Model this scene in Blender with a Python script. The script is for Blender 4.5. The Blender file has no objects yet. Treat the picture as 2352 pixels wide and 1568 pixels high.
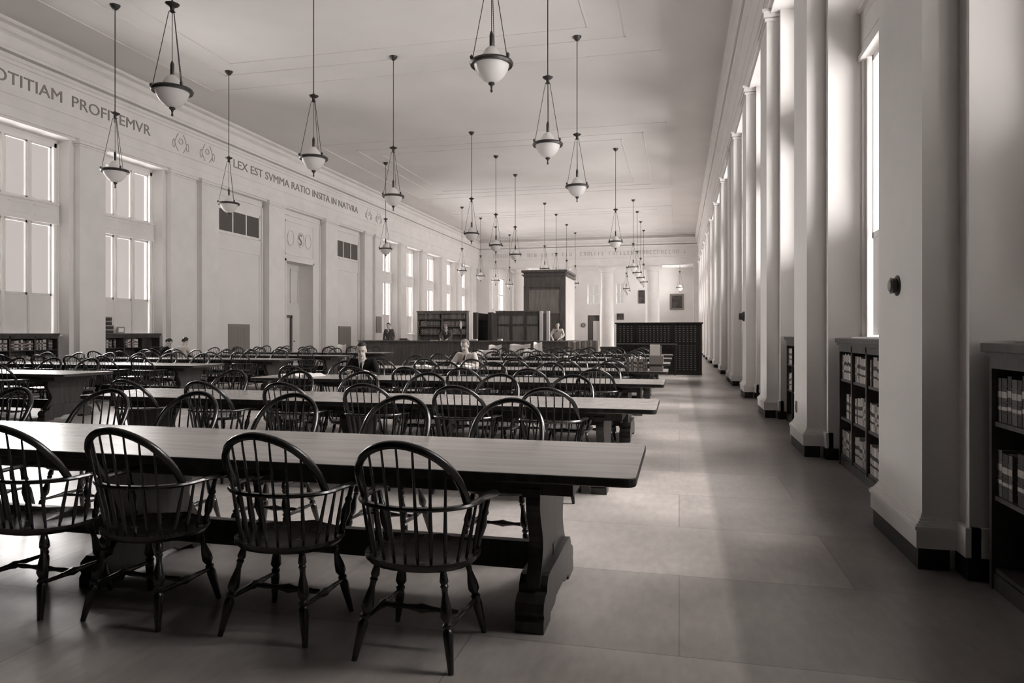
import bpy, bmesh, math, random
from mathutils import Vector, Matrix, Euler
random.seed(7)
sc = bpy.context.scene
COL = sc.collection

# ------------------------------------------------------------------ camera, sky, suns, exposure
CAM_Z = 1.42
YAW = math.atan(384 / 1600)
CS, SN = math.cos(YAW), math.sin(YAW)
cd = bpy.data.cameras.new('camera'); cam = bpy.data.objects.new('camera', cd); COL.objects.link(cam)
cam.location = (0, 0, CAM_Z); cam.rotation_euler = (math.pi / 2, 0, YAW)
cd.sensor_width = 36; cd.lens = 36 * 1600 / 2352; cd.shift_y = -19 / 2352; cd.clip_end = 300; cd.clip_start = 0.05
sc.camera = cam
w = bpy.data.worlds.new('sky'); sc.world = w; w.use_nodes = True
bg = w.node_tree.nodes['Background']; bg.inputs[0].default_value = (.59, .53, .50, 1); bg.inputs[1].default_value = 1.0
def sun(name, e, direction, angle, col=(1.04, 1, .97)):
    l = bpy.data.lights.new(name, 'SUN'); l.energy = e; l.angle = math.radians(angle); l.color = col
    o = bpy.data.objects.new(name, l); COL.objects.link(o)
    o.rotation_euler = Vector(direction).to_track_quat('-Z', 'Y').to_euler()
    return o
# daylight from the open sky on either side, and the light thrown back up by the bright ground outside
sun('skylight_right', 25, (-1, -.35, -1.0), 50)
sun('skylight_left', 20, (1, -.45, -.50), 50)
sun('groundlight_right', 17.5, (-1, .36, .32), 75)
sun('groundlight_left', 13.5, (1, -.1, .42), 70)
vs = sc.view_settings
vs.view_transform = 'Standard'; vs.look = 'None'; vs.gamma = 1; vs.use_curve_mapping = False; vs.exposure = 0.0
cy = sc.cycles
cy.max_bounces = 9; cy.diffuse_bounces = 6; cy.glossy_bounces = 3; cy.transmission_bounces = 4; cy.transparent_max_bounces = 12
cy.use_denoising = True; cy.sample_clamp_indirect = 6; cy.caustics_reflective = False; cy.caustics_refractive = False

# ------------------------------------------------------------------ materials
def tint(v, k=1.0):
    return (min(1, v * (1 + .09 * k)), v, v * (1 - .055 * k), 1)
def mat(name, v, rough=.6, spec=.5, metal=0, k=1.0):
    m = bpy.data.materials.new(name); m.use_nodes = True
    b = m.node_tree.nodes['Principled BSDF']
    b.inputs['Base Color'].default_value = tint(v, k); b.inputs['Roughness'].default_value = rough
    b.inputs['Specular IOR Level'].default_value = spec; b.inputs['Metallic'].default_value = metal
    return m
def noisy(name, v0, v1, scale, rough=.6, spec=.5, stretch=(1, 1, 1), detail=4, k=1.0, rough2=None, bump=0, lo=.35, hi=.65):
    m = mat(name, v0, rough, spec, 0, k); nt = m.node_tree; N = nt.nodes; L = nt.links; b = N['Principled BSDF']
    tc = N.new('ShaderNodeTexCoord'); mp = N.new('ShaderNodeMapping'); no = N.new('ShaderNodeTexNoise'); cr = N.new('ShaderNodeValToRGB')
    mp.inputs['Scale'].default_value = stretch; no.inputs['Scale'].default_value = scale; no.inputs['Detail'].default_value = detail
    cr.color_ramp.elements[0].color = tint(v0, k); cr.color_ramp.elements[1].color = tint(v1, k)
    cr.color_ramp.elements[0].position = lo; cr.color_ramp.elements[1].position = hi
    L.new(tc.outputs['Object'], mp.inputs[0]); L.new(mp.outputs[0], no.inputs[0]); L.new(no.outputs['Fac'], cr.inputs[0]); L.new(cr.outputs[0], b.inputs['Base Color'])
    if rough2 is not None:
        mr = N.new('ShaderNodeMapRange'); mr.inputs[3].default_value = rough; mr.inputs[4].default_value = rough2
        L.new(no.outputs['Fac'], mr.inputs[0]); L.new(mr.outputs[0], b.inputs['Roughness'])
    if bump:
        bp = N.new('ShaderNodeBump'); bp.inputs['Strength'].default_value = bump; bp.inputs['Distance'].default_value = .01
        L.new(no.outputs['Fac'], bp.inputs['Height']); L.new(bp.outputs[0], b.inputs['Normal'])
    return m
M = {}
M['plaster'] = noisy('painted_plaster', .70, .75, .8, .75, .25, k=.3)
M['ceiling'] = noisy('ceiling_paint', .70, .76, .35, .8, .2, k=.3)
M['trimpaint'] = noisy('painted_trim', .72, .77, 1.5, .55, .4, k=.3)
M['shade'] = noisy('off_white_board', .70, .76, 1.2, .8, .2, k=.4)
M['letter'] = mat('carved_letter_grey', .25, .8, .2)
M['relief'] = mat('relief_plaster', .40, .7, .3, k=.5)
M['chair'] = noisy('dark_stained_chair_wood', .008, .018, 9, .18, .8, (1, 1, .3), rough2=.34)
M['table'] = noisy('polished_oak_table_top', .19, .28, 5, .25, .7, (.25, 3.5, 3.5), detail=6, k=.9, lo=.3, hi=.7)
M['tableleg'] = noisy('dark_oak_trestle', .020, .045, 6, .4, .5, (3, 3, .4))
M['desk'] = noisy('dark_oak_desk', .075, .13, 4, .42, .5, (3, 3, .3))
M['deskpanel'] = noisy('oak_panel', .16, .24, 4, .42, .5, (3, 3, .3))
M['case'] = noisy('dark_bookcase_wood', .03, .06, 5, .45, .5, (3, 3, .4))
M['catalog'] = noisy('dark_catalogue_wood', .016, .030, 5, .5, .4, (3, 3, .4))
M['plinth'] = mat('black_base', .010, .5, .4)
M['metal'] = mat('dark_bronze', .035, .4, .6, .3)
M['brass'] = mat('dull_brass', .22, .4, .6, .6)
M['bulbglass'] = None
M['grey'] = mat('grey_grille_metal', .22, .6, .4)
M['dgrey'] = mat('dark_grille', .085, .6, .4)
M['paper'] = mat('paper', .86, .8, .2, k=.5)
M['card'] = mat('grey_cardboard', .28, .8, .2)
M['skin'] = mat('skin', .56, .55, .4, k=1.2)
M['hair_d'] = mat('dark_hair', .022, .5, .4)
M['hair_l'] = mat('fair_hair', .26, .6, .4)
M['cloth_d'] = mat('black_wool', .012, .85, .2)
M['cloth_m'] = mat('grey_wool', .12, .85, .2)
M['cloth_l'] = mat('pale_wool', .58, .85, .2)
M['shirt'] = mat('white_shirt', .7, .8, .2, k=.5)
M['eye'] = mat('eye_dark', .02, .3, .5)
M['canvas'] = noisy('dark_oil_canvas', .03, .09, 2.5, .5, .3)
M['door'] = noisy('painted_door', .62, .67, 1.0, .6, .3, k=.4)
M['shadepart'] = mat('dark_shade_parts', .02, .7, .3)  # dark colour of the unseen parts that shade the foreground
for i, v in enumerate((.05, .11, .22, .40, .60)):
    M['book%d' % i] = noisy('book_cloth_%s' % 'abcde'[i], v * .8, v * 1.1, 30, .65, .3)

def opal():
    m = bpy.data.materials.new('opal_glass'); m.use_nodes = True; N = m.node_tree.nodes; L = m.node_tree.links
    b = N['Principled BSDF']; b.inputs['Base Color'].default_value = tint(.86, .2); b.inputs['Roughness'].default_value = .25
    t = N.new('ShaderNodeBsdfTranslucent'); t.inputs[0].default_value = tint(.86, .2)
    mx = N.new('ShaderNodeMixShader'); mx.inputs[0].default_value = .5
    L.new(b.outputs[0], mx.inputs[1]); L.new(t.outputs[0], mx.inputs[2]); L.new(mx.outputs[0], N['Material Output'].inputs[0])
    return m
M['opal'] = opal()
def glass():
    m = bpy.data.materials.new('window_glass'); m.use_nodes = True; N = m.node_tree.nodes; L = m.node_tree.links
    N.remove(N['Principled BSDF'])
    t = N.new('ShaderNodeBsdfTransparent'); t.inputs[0].default_value = (.98, .98, .98, 1)
    g = N.new('ShaderNodeBsdfGlossy'); g.inputs['Roughness'].default_value = .05
    mx = N.new('ShaderNodeMixShader'); mx.inputs[0].default_value = .03
    L.new(t.outputs[0], mx.inputs[1]); L.new(g.outputs[0], mx.inputs[2]); L.new(mx.outputs[0], N['Material Output'].inputs[0])
    return m
M['glass'] = glass()
def floor_mat():
    m = bpy.data.materials.new('battleship_linoleum'); m.use_nodes = True; N = m.node_tree.nodes; L = m.node_tree.links; b = N['Principled BSDF']
    tc = N.new('ShaderNodeTexCoord')
    br = N.new('ShaderNodeTexBrick'); br.inputs['Scale'].default_value = 1; br.inputs['Brick Width'].default_value = 1.9; br.inputs['Row Height'].default_value = 1.05
    br.inputs['Mortar Size'].default_value = .004; br.inputs['Color1'].default_value = tint(.33); br.inputs['Color2'].default_value = tint(.47); br.inputs['Mortar'].default_value = tint(.25)
    n1 = N.new('ShaderNodeTexNoise'); n1.inputs['Scale'].default_value = 1.1; n1.inputs['Detail'].default_value = 8
    mp = N.new('ShaderNodeMapping'); mp.inputs['Scale'].default_value = (2.2, .8, 1)
    n2 = N.new('ShaderNodeTexNoise'); n2.inputs['Scale'].default_value = 9; n2.inputs['Detail'].default_value = 5
    r1 = N.new('ShaderNodeMapRange'); r1.inputs[1].default_value = .3; r1.inputs[2].default_value = .7; r1.inputs[3].default_value = .72; r1.inputs[4].default_value = 1.22
    r2 = N.new('ShaderNodeMapRange'); r2.inputs[1].default_value = .3; r2.inputs[2].default_value = .75; r2.inputs[3].default_value = .9; r2.inputs[4].default_value = 1.12
    mu = N.new('ShaderNodeMath'); mu.operation = 'MULTIPLY'
    vm = N.new('ShaderNodeVectorMath'); vm.operation = 'SCALE'
    L.new(tc.outputs['Object'], br.inputs[0]); L.new(tc.outputs['Object'], n1.inputs[0]); L.new(tc.outputs['Object'], mp.inputs[0]); L.new(mp.outputs[0], n2.inputs[0])
    L.new(n1.outputs['Fac'], r1.inputs[0]); L.new(n2.outputs['Fac'], r2.inputs[0]); L.new(r1.outputs[0], mu.inputs[0]); L.new(r2.outputs[0], mu.inputs[1])
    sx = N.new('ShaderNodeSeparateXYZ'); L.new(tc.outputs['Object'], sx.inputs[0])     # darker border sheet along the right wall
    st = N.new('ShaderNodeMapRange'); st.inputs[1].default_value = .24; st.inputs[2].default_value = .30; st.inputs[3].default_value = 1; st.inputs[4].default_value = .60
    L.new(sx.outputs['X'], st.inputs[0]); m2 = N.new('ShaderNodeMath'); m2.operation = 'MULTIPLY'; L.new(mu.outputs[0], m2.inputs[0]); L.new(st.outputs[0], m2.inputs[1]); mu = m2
    L.new(br.outputs['Color'], vm.inputs[0]); L.new(mu.outputs[0], vm.inputs['Scale']); L.new(vm.outputs[0], b.inputs['Base Color'])
    r3 = N.new('ShaderNodeMapRange'); r3.inputs[3].default_value = .27; r3.inputs[4].default_value = .35
    L.new(n1.outputs['Fac'], r3.inputs[0]); L.new(r3.outputs[0], b.inputs['Roughness'])
    b.inputs['Specular IOR Level'].default_value = .4
    return m
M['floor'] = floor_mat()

# ------------------------------------------------------------------ mesh helpers
class MB:
    def __init__(s): s.v = []; s.f = []; s.mi = []; s.m = 0
    def add(s, vs_, fs):
        o = len(s.v); s.v += [tuple(p) for p in vs_]
        for f in fs: s.f.append([i + o for i in f]); s.mi.append(s.m)
        return s
    def box(s, x0, x1, y0, y1, z0, z1):
        x0, x1 = sorted((x0, x1)); y0, y1 = sorted((y0, y1)); z0, z1 = sorted((z0, z1))
        return s.add([(x0, y0, z0), (x1, y0, z0), (x1, y1, z0), (x0, y1, z0), (x0, y0, z1), (x1, y0, z1), (x1, y1, z1), (x0, y1, z1)],
                     [(0, 3, 2, 1), (4, 5, 6, 7), (0, 1, 5, 4), (1, 2, 6, 5), (2, 3, 7, 6), (3, 0, 4, 7)])
    def bbox(s, x0, x1, y0, y1, z0, z1, b=.004):   # box with chamfered edges
        x0, x1 = sorted((x0, x1)); y0, y1 = sorted((y0, y1)); z0, z1 = sorted((z0, z1))
        bm = bmesh.new(); bmesh.ops.create_cube(bm, size=1)
        for v in bm.verts: v.co = Vector(((x0 + x1) / 2 + v.co.x * (x1 - x0), (y0 + y1) / 2 + v.co.y * (y1 - y0), (z0 + z1) / 2 + v.co.z * (z1 - z0)))
        bmesh.ops.bevel(bm, geom=bm.edges[:], offset=b, segments=2, affect='EDGES', profile=.6)
        return s.frombm(bm)
    def frombm(s, bm):
        bm.verts.index_update(); s.add([v.co[:] for v in bm.verts], [[v.index for v in f.verts] for f in bm.faces]); bm.free(); return s
    def lathe(s, prof, axis0, axis1=None, n=12):
        # prof: (t, r) along the line from axis0 to axis1
        a = Vector(axis0); bb = Vector(axis1) if axis1 is not None else a + Vector((0, 0, 1)); d = bb - a
        q = d.to_track_quat('Z', 'Y'); vs_ = []; fs = []
        for (t, r) in prof:
            c = a + d * t
            for k in range(n):
                an = 2 * math.pi * k / n; vs_.append(c + q @ Vector((r * math.cos(an), r * math.sin(an), 0)))
        for i in range(len(prof) - 1):
            for k in range(n):
                k2 = (k + 1) % n; fs.append((i * n + k, i * n + k2, (i + 1) * n + k2, (i + 1) * n + k))
        fs.append(tuple(range(n - 1, -1, -1))); fs.append(tuple((len(prof) - 1) * n + k for k in range(n)))
        return s.add(vs_, fs)
    def tube(s, pts, r, n=8, r2=None, cap=True):   # swept ellipse; r may be list; r2 = vertical radius
        pts = [Vector(p) for p in pts]; vs_ = []; fs = []; N_ = len(pts); up = Vector((0, 0, 1))
        for i, p in enumerate(pts):
            t = (pts[min(i + 1, N_ - 1)] - pts[max(i - 1, 0)]).normalized()
            sd = t.cross(up)
            if sd.length < .05: sd = t.cross(Vector((0, 1, 0)))
            sd.normalize(); u2 = sd.cross(t).normalized()
            ra = r[i] if isinstance(r, (list, tuple)) else r
            rb = (r2[i] if isinstance(r2, (list, tuple)) else r2) if r2 is not None else ra
            for k in range(n):
                an = 2 * math.pi * k / n; vs_.append(p + sd * (ra * math.cos(an)) + u2 * (rb * math.sin(an)))
        for i in range(N_ - 1):
            for k in range(n):
                k2 = (k + 1) % n; fs.append((i * n + k, i * n + k2, (i + 1) * n + k2, (i + 1) * n + k))
        if cap: fs.append(tuple(range(n - 1, -1, -1))); fs.append(tuple((N_ - 1) * n + k for k in range(n)))
        return s.add(vs_, fs)
    def prism(s, poly, axis, a0, a1):   # poly of 2D points; axis 'x','y','z' extruded from a0 to a1
        n = len(poly); vs_ = []
        for a in (a0, a1):
            for (p, q) in poly:
                vs_.append({'x': (a, p, q), 'y': (p, a, q), 'z': (p, q, a)}[axis])
        fs = [tuple(range(n)), tuple(range(2 * n - 1, n - 1, -1))] + [(i, (i + 1) % n, n + (i + 1) % n, n + i) for i in range(n)]
        return s.add(vs_, fs)
    def mesh(s, name, mats, smooth=False):
        me = bpy.data.meshes.new(name); me.from_pydata(s.v, [], s.f)
        for m in (mats if isinstance(mats, (list, tuple)) else [mats]): me.materials.append(m)
        if len(me.materials) > 1: me.polygons.foreach_set('material_index', s.mi)
        bm = bmesh.new(); bm.from_mesh(me); bmesh.ops.recalc_face_normals(bm, faces=bm.faces[:]); bm.to_mesh(me); bm.free()
        if smooth:
            me.polygons.foreach_set('use_smooth', [True] * len(me.polygons))
            try: me.set_sharp_from_angle(angle=math.radians(40))
            except Exception: pass
        me.update(); return me
    def build(s, name, mats, parent=None, smooth=False, loc=None):
        return link(name, s.mesh(name, mats, smooth), parent, loc)
def link(name, me, parent=None, loc=None):
    o = bpy.data.objects.new(name, me); COL.objects.link(o)
    if parent is not None: o.parent = parent
    if loc is not None: o.location = loc
    return o
def tag(o, label=None, cat=None, group=None, kind=None):
    if label: o['label'] = label
    if cat: o['category'] = cat
    if group: o['group'] = group
    if kind: o['kind'] = kind
    return o
def empty(name, loc=(0, 0, 0), rz=0, **k):
    o = bpy.data.objects.new(name, None); COL.objects.link(o); o.location = loc; o.rotation_euler = (0, 0, rz); o.empty_display_size = .1
    return tag(o, **k)
KIDS = {}
def copy_tree(o, parent=None):
    c = o.copy(); COL.objects.link(c)
    if parent is not None: c.parent = parent
    for ch in o.children: copy_tree(ch, c)
    return c
def struct(o): o['kind'] = 'structure'; return o
ORD = ['first', 'second', 'third', 'fourth', 'fifth', 'sixth', 'seventh', 'eighth', 'ninth', 'tenth', 'eleventh', 'twelfth', 'thirteenth', 'fourteenth', 'fifteenth', 'sixteenth', 'seventeenth', 'eighteenth', 'nineteenth', 'twentieth']

# ------------------------------------------------------------------ room shell
XL, XR = -16.28, 1.43
YN, YB = -1.2, 55.9
ZC, ZA = 9.21, 6.85
SILL, PANTOP, T0, T1, HEAD = 1.38, 2.45, 4.43, 5.05, 6.62
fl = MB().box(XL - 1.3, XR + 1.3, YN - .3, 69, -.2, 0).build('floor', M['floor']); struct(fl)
ce = MB().box(XL - 1.3, XR + 1.3, YN - .3, YB + 1.0, ZC, ZC + .3).build('ceiling', M['ceiling']); struct(ce)
# bays: pilasters (near, far) and what fills each gap after it
PIL = [(-1.0, -.4), (1.9, 3.2), (4.68, 5.62), (8.6, 9.5), (12.4, 13.3), (16.1, 17.0), (19.7, 20.85), (21.22, 22.16), (25.35, 26.5), (30.05, 31.2), (34.25, 35.2),  # second pilaster, out of view, widened to cut the near window's light
       (35.55, 36.5), (39.2, 40.1), (42.8, 43.7), (46.7, 47.6), (50.4, 51.3), (54.1, 55.0)]
gaps = []
for i in range(len(PIL) - 1):
    gaps.append((PIL[i][1], PIL[i + 1][0]))
wn = [0]; tn = [0]
def build_side(side):
    face = XL if side == 'left' else XR
    sg = -1 if side == 'left' else 1       # direction away from the room
    pp, wp, op = face + sg * .2, face + sg * .60, face + sg * .92
    W = MB()
    W.box(face + sg * .06, op, YN, YB + .8, 6.78, 9.3)            # beam over the bays
    P = MB(); D = MB()
    for (a, b) in gaps:
        wd = b - a
        if wd < 1:      # narrow strip between two pilasters
            W.box(pp, op, a, b, 0, 6.8); continue
        if side == 'left' and 22 < a < 34:
            continue    # panelled bays
        if b < 2 or (side == 'left' and b < 13):      # unseen bays at the near end, walled up to dim the foreground
            W.box(pp, op, a - .01, b + .01, 0, 6.8); continue
        r0, r1 = a + .15, b - .15
        W.box(pp, op, a - .01, r0, 0, 6.8); W.box(pp, op, r1, b + .01, 0, 6.8)
        W.box(wp + sg * .02, op, r0, r1, 0, SILL)
        W.box(wp, op, r0, r1, HEAD + .06, 6.8)
        window(side, wp, sg, r0, r1)
    for (a, b) in PIL: W.box(face + sg * .12, op, a + .012, b - .012, 0, 6.8)
    W.box(pp, op, 55.0, YB + .8, 0, 6.8)
    if side == 'left': panel_bays(W, face, op)
    struct(W.build('wall_' + side, M['plaster']))
    for i, (a, b) in enumerate(PIL):
        tn[0] += 1
        t = empty('trim_%d' % tn[0], (face, (a + b) / 2, 0)); struct(t)
        h = (b - a) / 2; q = MB()
        def bx(o, dy, z0, z1, mb):   # o = inward offset
            mb.box(-sg * o, sg * .21, -h - dy, h + dy, z0, z1)
        bx(0, 0, .3, 6.72, q)
        bx(.045, .045, .13, .24, q); bx(.055, .055, .24, .262, q)
        hh = h
        for k in range(5):       # base moulding steps
            o = .045 - .04 * math.sin(k / 5 * math.pi / 2); bx(o, o, .262 + k * .014, .262 + (k + 1) * .014, q)
        bx(.03, .03, 6.66, 6.70, q); bx(.05, .05, 6.72, 6.80, q); bx(.075, .075, 6.80, 6.852, q)
        q.build('pilaster', M['trimpaint'], t)
        d = MB(); d.box(-sg * .03, sg * .14, -h - .03, h + .03, 0, .135); d.build('plinth', M['plinth'], t)
    # plinth and baseboard along piers
    b = MB(); d = MB()
    for (a, c) in gaps:
        if c - a < 1: segs = [(a, c)]
        elif side == 'left' and 22 < a < 34: segs = []
        else: segs = [(a - .005, a + .15 + .03), (c - .15 - .03, c + .005)]
        for (u, v) in segs:
            b.box(pp - sg * .03, pp + sg * .05, u, v, .13, .30); d.box(pp - sg * .02, pp + sg * .05, u, v, 0, .13)
            if c - a > 1:   # reveal returns
                s_ = 1 if u < (a + c) / 2 else -1
                yy = a + .15 if s_ == 1 else c - .15
                b.box(pp - sg * .0, wp, yy - .05 * s_, yy + .03 * s_, .13, .30); d.box(pp, wp, yy - .05 * s_, yy + .02 * s_, 0, .13)
    bb = b.build('baseboard_' + side, M['trimpaint']); struct(bb); d.build('plinth', M['plinth'], bb)

def window(side, wp, sg, a, b):
    wn[0] += 1
    t = empty('window_%d' % wn[0], (wp, (a + b) / 2, SILL)); struct(t)
    h = (b - a) / 2; F = MB()
    def bx(o0, o1, y0, y1, z0, z1): F.box(-sg * o1, -sg * o0, y0, y1, z0 - SILL, z1 - SILL)
    bx(-.10, .03, -h, -h + .13, SILL, HEAD + .06); bx(-.10, .03, h - .13, h, SILL, HEAD + .06)
    bx(-.10, .06, -h, -h + .05, SILL, HEAD + .06); bx(-.10, .06, h - .05, h, SILL, HEAD + .06)
    bx(-.10, .03, -h, h, HEAD - .05, HEAD + .06)
    iw = h - .13; u = iw / 3
    for yy in (-u, u):                                    # mullions
        bx(-.10, .02, yy - .045, yy + .045, SILL, HEAD); bx(-.10, .035, yy - .02, yy + .02, SILL, HEAD)
    bx(-.10, .07, -h + .02, h - .02, T0 + .04, T1 - .06)   # transom band with mouldings
    bx(-.10, .11, -h + .02, h - .02, T1 - .09, T1 - .03); bx(-.10, .10, -h + .02, h - .02, T0, T0 + .06)
    for c in (-2 * u, 0, 2 * u):
        w0, w1 = c - u + .045, c + u - .045
        for (z0, z1) in ((PANTOP, T0), (T1 - .03, HEAD - .03)):   # sash rails
            bx(-.07, -.01, w0, w0 + .045, z0, z1); bx(-.07, -.01, w1 - .045, w1, z0, z1)
            bx(-.07, -.01, w0, w1, z0, z0 + .06); bx(-.07, -.01, w0, w1, z1 - .06, z1)
        bx(.07, .082, w0 + .04, w1 - .04, T0 + .16, T0 + .19); bx(.07, .082, w0 + .04, w1 - .04, T1 - .2, T1 - .17)
    F.build('window_frame', M['trimpaint'], t)
    G = MB(); G.box(sg * .045, sg * .05, -h + .05, h - .05, .05, HEAD - SILL); G.build('window_pane', M['glass'], t)
    P = MB()
    for c in (-2 * u, 0, 2 * u):
        P.box(sg * .02, sg * .035, c - u + .04, c + u - .04, .02, PANTOP - SILL)
    P.build('window_shade', M['shade'], t)
    S = MB(); S.bbox(-sg * .17, sg * .1, -h - .0, h + .0, -.045, .0, .008); S.build('window_sill', M['trimpaint'], t)

def panel_bays(W, face, op):
    bp = face - .30
    # bays A and C: vent and board; bay B: the door recess
    for (a, b) in gaps:
        if not (22 < a < 34 and b - a > 1): continue
        if 26 < a < 30:
            y0, y1, zt = 27.05, 29.35, 4.58
            W.box(bp, op - .2, a, y0, 0, 6.8); W.box(bp, op - .2, y1, b, 0, 6.8); W.box(bp, op - .2, y0, y1, zt, 6.8)
            W.box(face - 1.05, face - 1.15, a, b, 0, 6.8)
            d = empty('door_1', (face - 1.03, (y0 + y1) / 2, 0)); struct(d)
            q = MB(); q.box(0, .05, -1.15, 1.15, 0, 2.5); q.box(0, .03, -1.15, 1.15, 2.5, 4.58)
            q.box(.0, .06, -1.15, 1.15, 2.5, 2.62)
            for (u, v) in ((-1.05, .05), (.35, 1.05)):
                q.box(.05, .065, u, v, 2.8, 2.84); q.box(.05, .065, u, v, 4.3, 4.34); q.box(.05, .065, u, u + .04, 2.8, 4.34); q.box(.05, .065, v - .04, v, 2.8, 4.34)
            q.build('door_leaf', M['door'], d)
            j = MB(); j.box(.03, .12, .30, .42, 0, 2.24); j.box(.03, .12, -1.1, .42, 2.12, 2.24); tag(j.build('door_jamb', M['dgrey'], d), 'dark narrow door jamb')
            k = MB(); k.lathe([(0, .02), (.4, .012), (.6, .028), (1, .02)], (.06, .62, 1.05), (.13, .62, 1.05)); k.build('door_knob', M['metal'], d, True)
        else:
            W.box(bp, op, a, b, 0, 6.8)
    fr = MB()
    for (a, b) in gaps:
        if not (22 < a < 34 and b - a > 1): continue
        m0, m1 = a + .22, b - .22
        def frame(y0, y1, z0, z1, t=.05, o=.03):
            fr.box(bp, bp + o, y0, y1, z0, z0 + t); fr.box(bp, bp + o, y0, y1, z1 - t, z1); fr.box(bp, bp + o, y0, y0 + t, z0, z1); fr.box(bp, bp + o, y1 - t, y1, z0, z1)
        frame(a + .06, b - .06, .3, 6.62, .07, .05)
        if 26 < a < 30:
            frame(26.98, 29.42, .0, 4.66, .09, .04); frame(27.0, 29.4, 4.85, 6.35)
        else:
            frame(m0, m1, .35, 4.63); frame(m0 + .0, m1 - .0, 5.16, 6.16, .07, .035)
    tn[0] += 1
    struct(fr.build('trim_%d' % tn[0], M['trimpaint']))
    for i, (a, b) in enumerate([g for g in gaps if 22 < g[0] < 34 and g[1] - g[0] > 1 and not 26 < g[0] < 30]):
        y0, y1 = a + .32, b - .32
        wv = y1 - y0
        t = empty('vent_grille', (bp, (y0 + y1) / 2, 5.26), label='dark three-part vent grille high on the wall ' + ('left of the door, nearer the tall windows' if i == 0 else 'right of the door, above the counter end'), cat='vent', group='high vent grilles beside the door')
        q = MB(); q.box(0, .02, -wv / 2, wv / 2, 0, .80); q.build('grille', M['dgrey'], t)
        q = MB()
        for c in (-1 / 6, 1 / 6): q.box(0, .04, c * wv - .03, c * wv + .03, 0, .8)
        q.box(0, .04, -wv / 2 - .04, wv / 2 + .04, -.04, 0); q.box(0, .04, -wv / 2 - .04, wv / 2 + .04, .8, .84); q.box(0, .04, -wv / 2 - .04, -wv / 2, 0, .8); q.box(0, .04, wv / 2, wv / 2 + .04, 0, .8)
        q.build('grille_frame', M['trimpaint'], t)
        yc = 23.75 if i == 0 else 32.5
        t = empty('radiator_cover', (bp, yc, .35), label='grey radiator cover low on the wall, ' + ('left of the recessed door' if i == 0 else 'right of the recessed door'), cat='radiator cover', group='grey radiator covers beside the door')
        q = MB(); q.box(0, .05, -.65, .65, 0, 1.42); q.build('cover_panel', M['grey'], t)
        q = MB()
        for k in range(14): q.box(.05, .056, -.6 + k * .09, -.57 + k * .09, .06, 1.34)
        q.build('cover_slats', M['grey'], t)
    # plaque over the door: raised roundels
    pl = empty('door_crest', (bp, 28.2, 5.6), label='faint raised plaster crest in the panel above the recessed door', cat='crest')
    q = MB()
    for c in (-.75, .1, .72):
        q.tube([(.02, c + .26 * math.cos(k / 14 * 2 * math.pi), .34 * math.sin(k / 14 * 2 * math.pi)) for k in range(15)], .02, 6, cap=False)
    q.build('crest_ring', M['trimpaint'], pl, True)
    s = text_mesh('S', .5, None); o = link('crest_letter', s, pl); o.rotation_euler = (math.pi / 2, 0, math.pi / 2); o.location = (.012, -.1, -.24)

def text_mesh(txt, height, width, ext=.012, matn='letter'):
    c = bpy.data.curves.new('t', 'FONT'); c.body = txt; c.size = 1; c.extrude = .5; c.resolution_u = 3
    o = bpy.data.objects.new('t', c); COL.objects.link(o); bpy.context.view_layer.update()
    me = bpy.data.meshes.new_from_object(o.evaluated_get(bpy.context.evaluated_depsgraph_get()))
    bpy.data.objects.remove(o); xs = [v.co.x for v in me.vertices]; ys = [v.co.y for v in me.vertices]
    x0, x1, y0, y1 = min(xs), max(xs), min(ys), max(ys)
    y1c = .70 if len(txt) > 1 else y1
    y0c = 0 if len(txt) > 1 else y0
    sy = height / (y1c - y0c); sx = width / (x1 - x0) if width else sy
    for v in me.vertices: v.co.x = (v.co.x - x0) * sx; v.co.y = (v.co.y - y0c) * sy; v.co.z *= ext * 2
    me.materials.clear(); me.materials.append(M[matn]); return me

build_side('left'); build_side('right')
wn_ = struct(MB().box(XL - 1, XR + 1, YN - .3, YN, 0, 9.4).build('wall_near', M['shadepart']))  # unseen end wall, placed close and dark to shade the foreground
# gallery added out of view over the near end to shade the foreground
q = MB(); q.box(-9.0, XR, YN, 2.85, 3.25, 3.5); q.box(-9.0, XR, 2.77, 2.85, 3.5, 4.5); q.box(-9.0, XR, 2.74, 2.88, 4.5, 4.58); q.box(-9.0, -8.9, YN, 2.85, 3.5, 4.5)
for xx in (-8.9, -6.0, -3.1): q.box(xx - .14, xx + .14, YN, YN + .3, 0, 3.3)
q.build('shade_slab', M['shadepart'], wn_)

tn[0] += 1
q = MB(); q.box(XL + .02, XL - .1, YN, 12.3, 0, 6.84)
for k in range(11): q.box(XL + .05, XL + .02, YN + .1 + k * 1.2, YN + .2 + k * 1.2, 0, 6.84)
q.box(XL + .06, XL + .02, YN, 12.3, 2.6, 2.75)
struct(q.build('trim_%d' % tn[0], M['shadepart']))      # dark panelling added out of view to darken the near end

# entablature profile: (inward offset, z)
PROF = [(0, 6.85), (0, 7.10), (.012, 7.10), (.012, 7.38), (.035, 7.40), (.035, 7.44), (0, 7.45), (0, 8.16), (.03, 8.18), (.03, 8.26), (.07, 8.29), (.09, 8.34), (.09, 8.355), (-.04, 8.36), (-.04, 8.42), (.13, 8.43), (.13, 8.50), (.16, 8.54), (.16, 8.58), (.13, 8.60), (.13, 8.80), (.18, 8.84), (.24, 8.87), (.24, 8.91), (.04, 8.92), (.02, 9.11), (.18, 9.13), (.205, 9.16), (.205, 9.25), (-.3, 9.25), (-.3, 6.85)]
PROF = [(o * 1.0, z) for o, z in PROF]
def entab(name, pts):
    struct(pts.build(name, M['trimpaint']))
for side in ('left', 'right'):
    tn[0] += 1
    face, sg = (XL, -1) if side == 'left' else (XR, 1)
    poly = [(face - sg * o, z) for o, z in PROF]
    entab('trim_%d' % tn[0], MB().prism(poly, 'y', YN, YB + .2))
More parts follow.
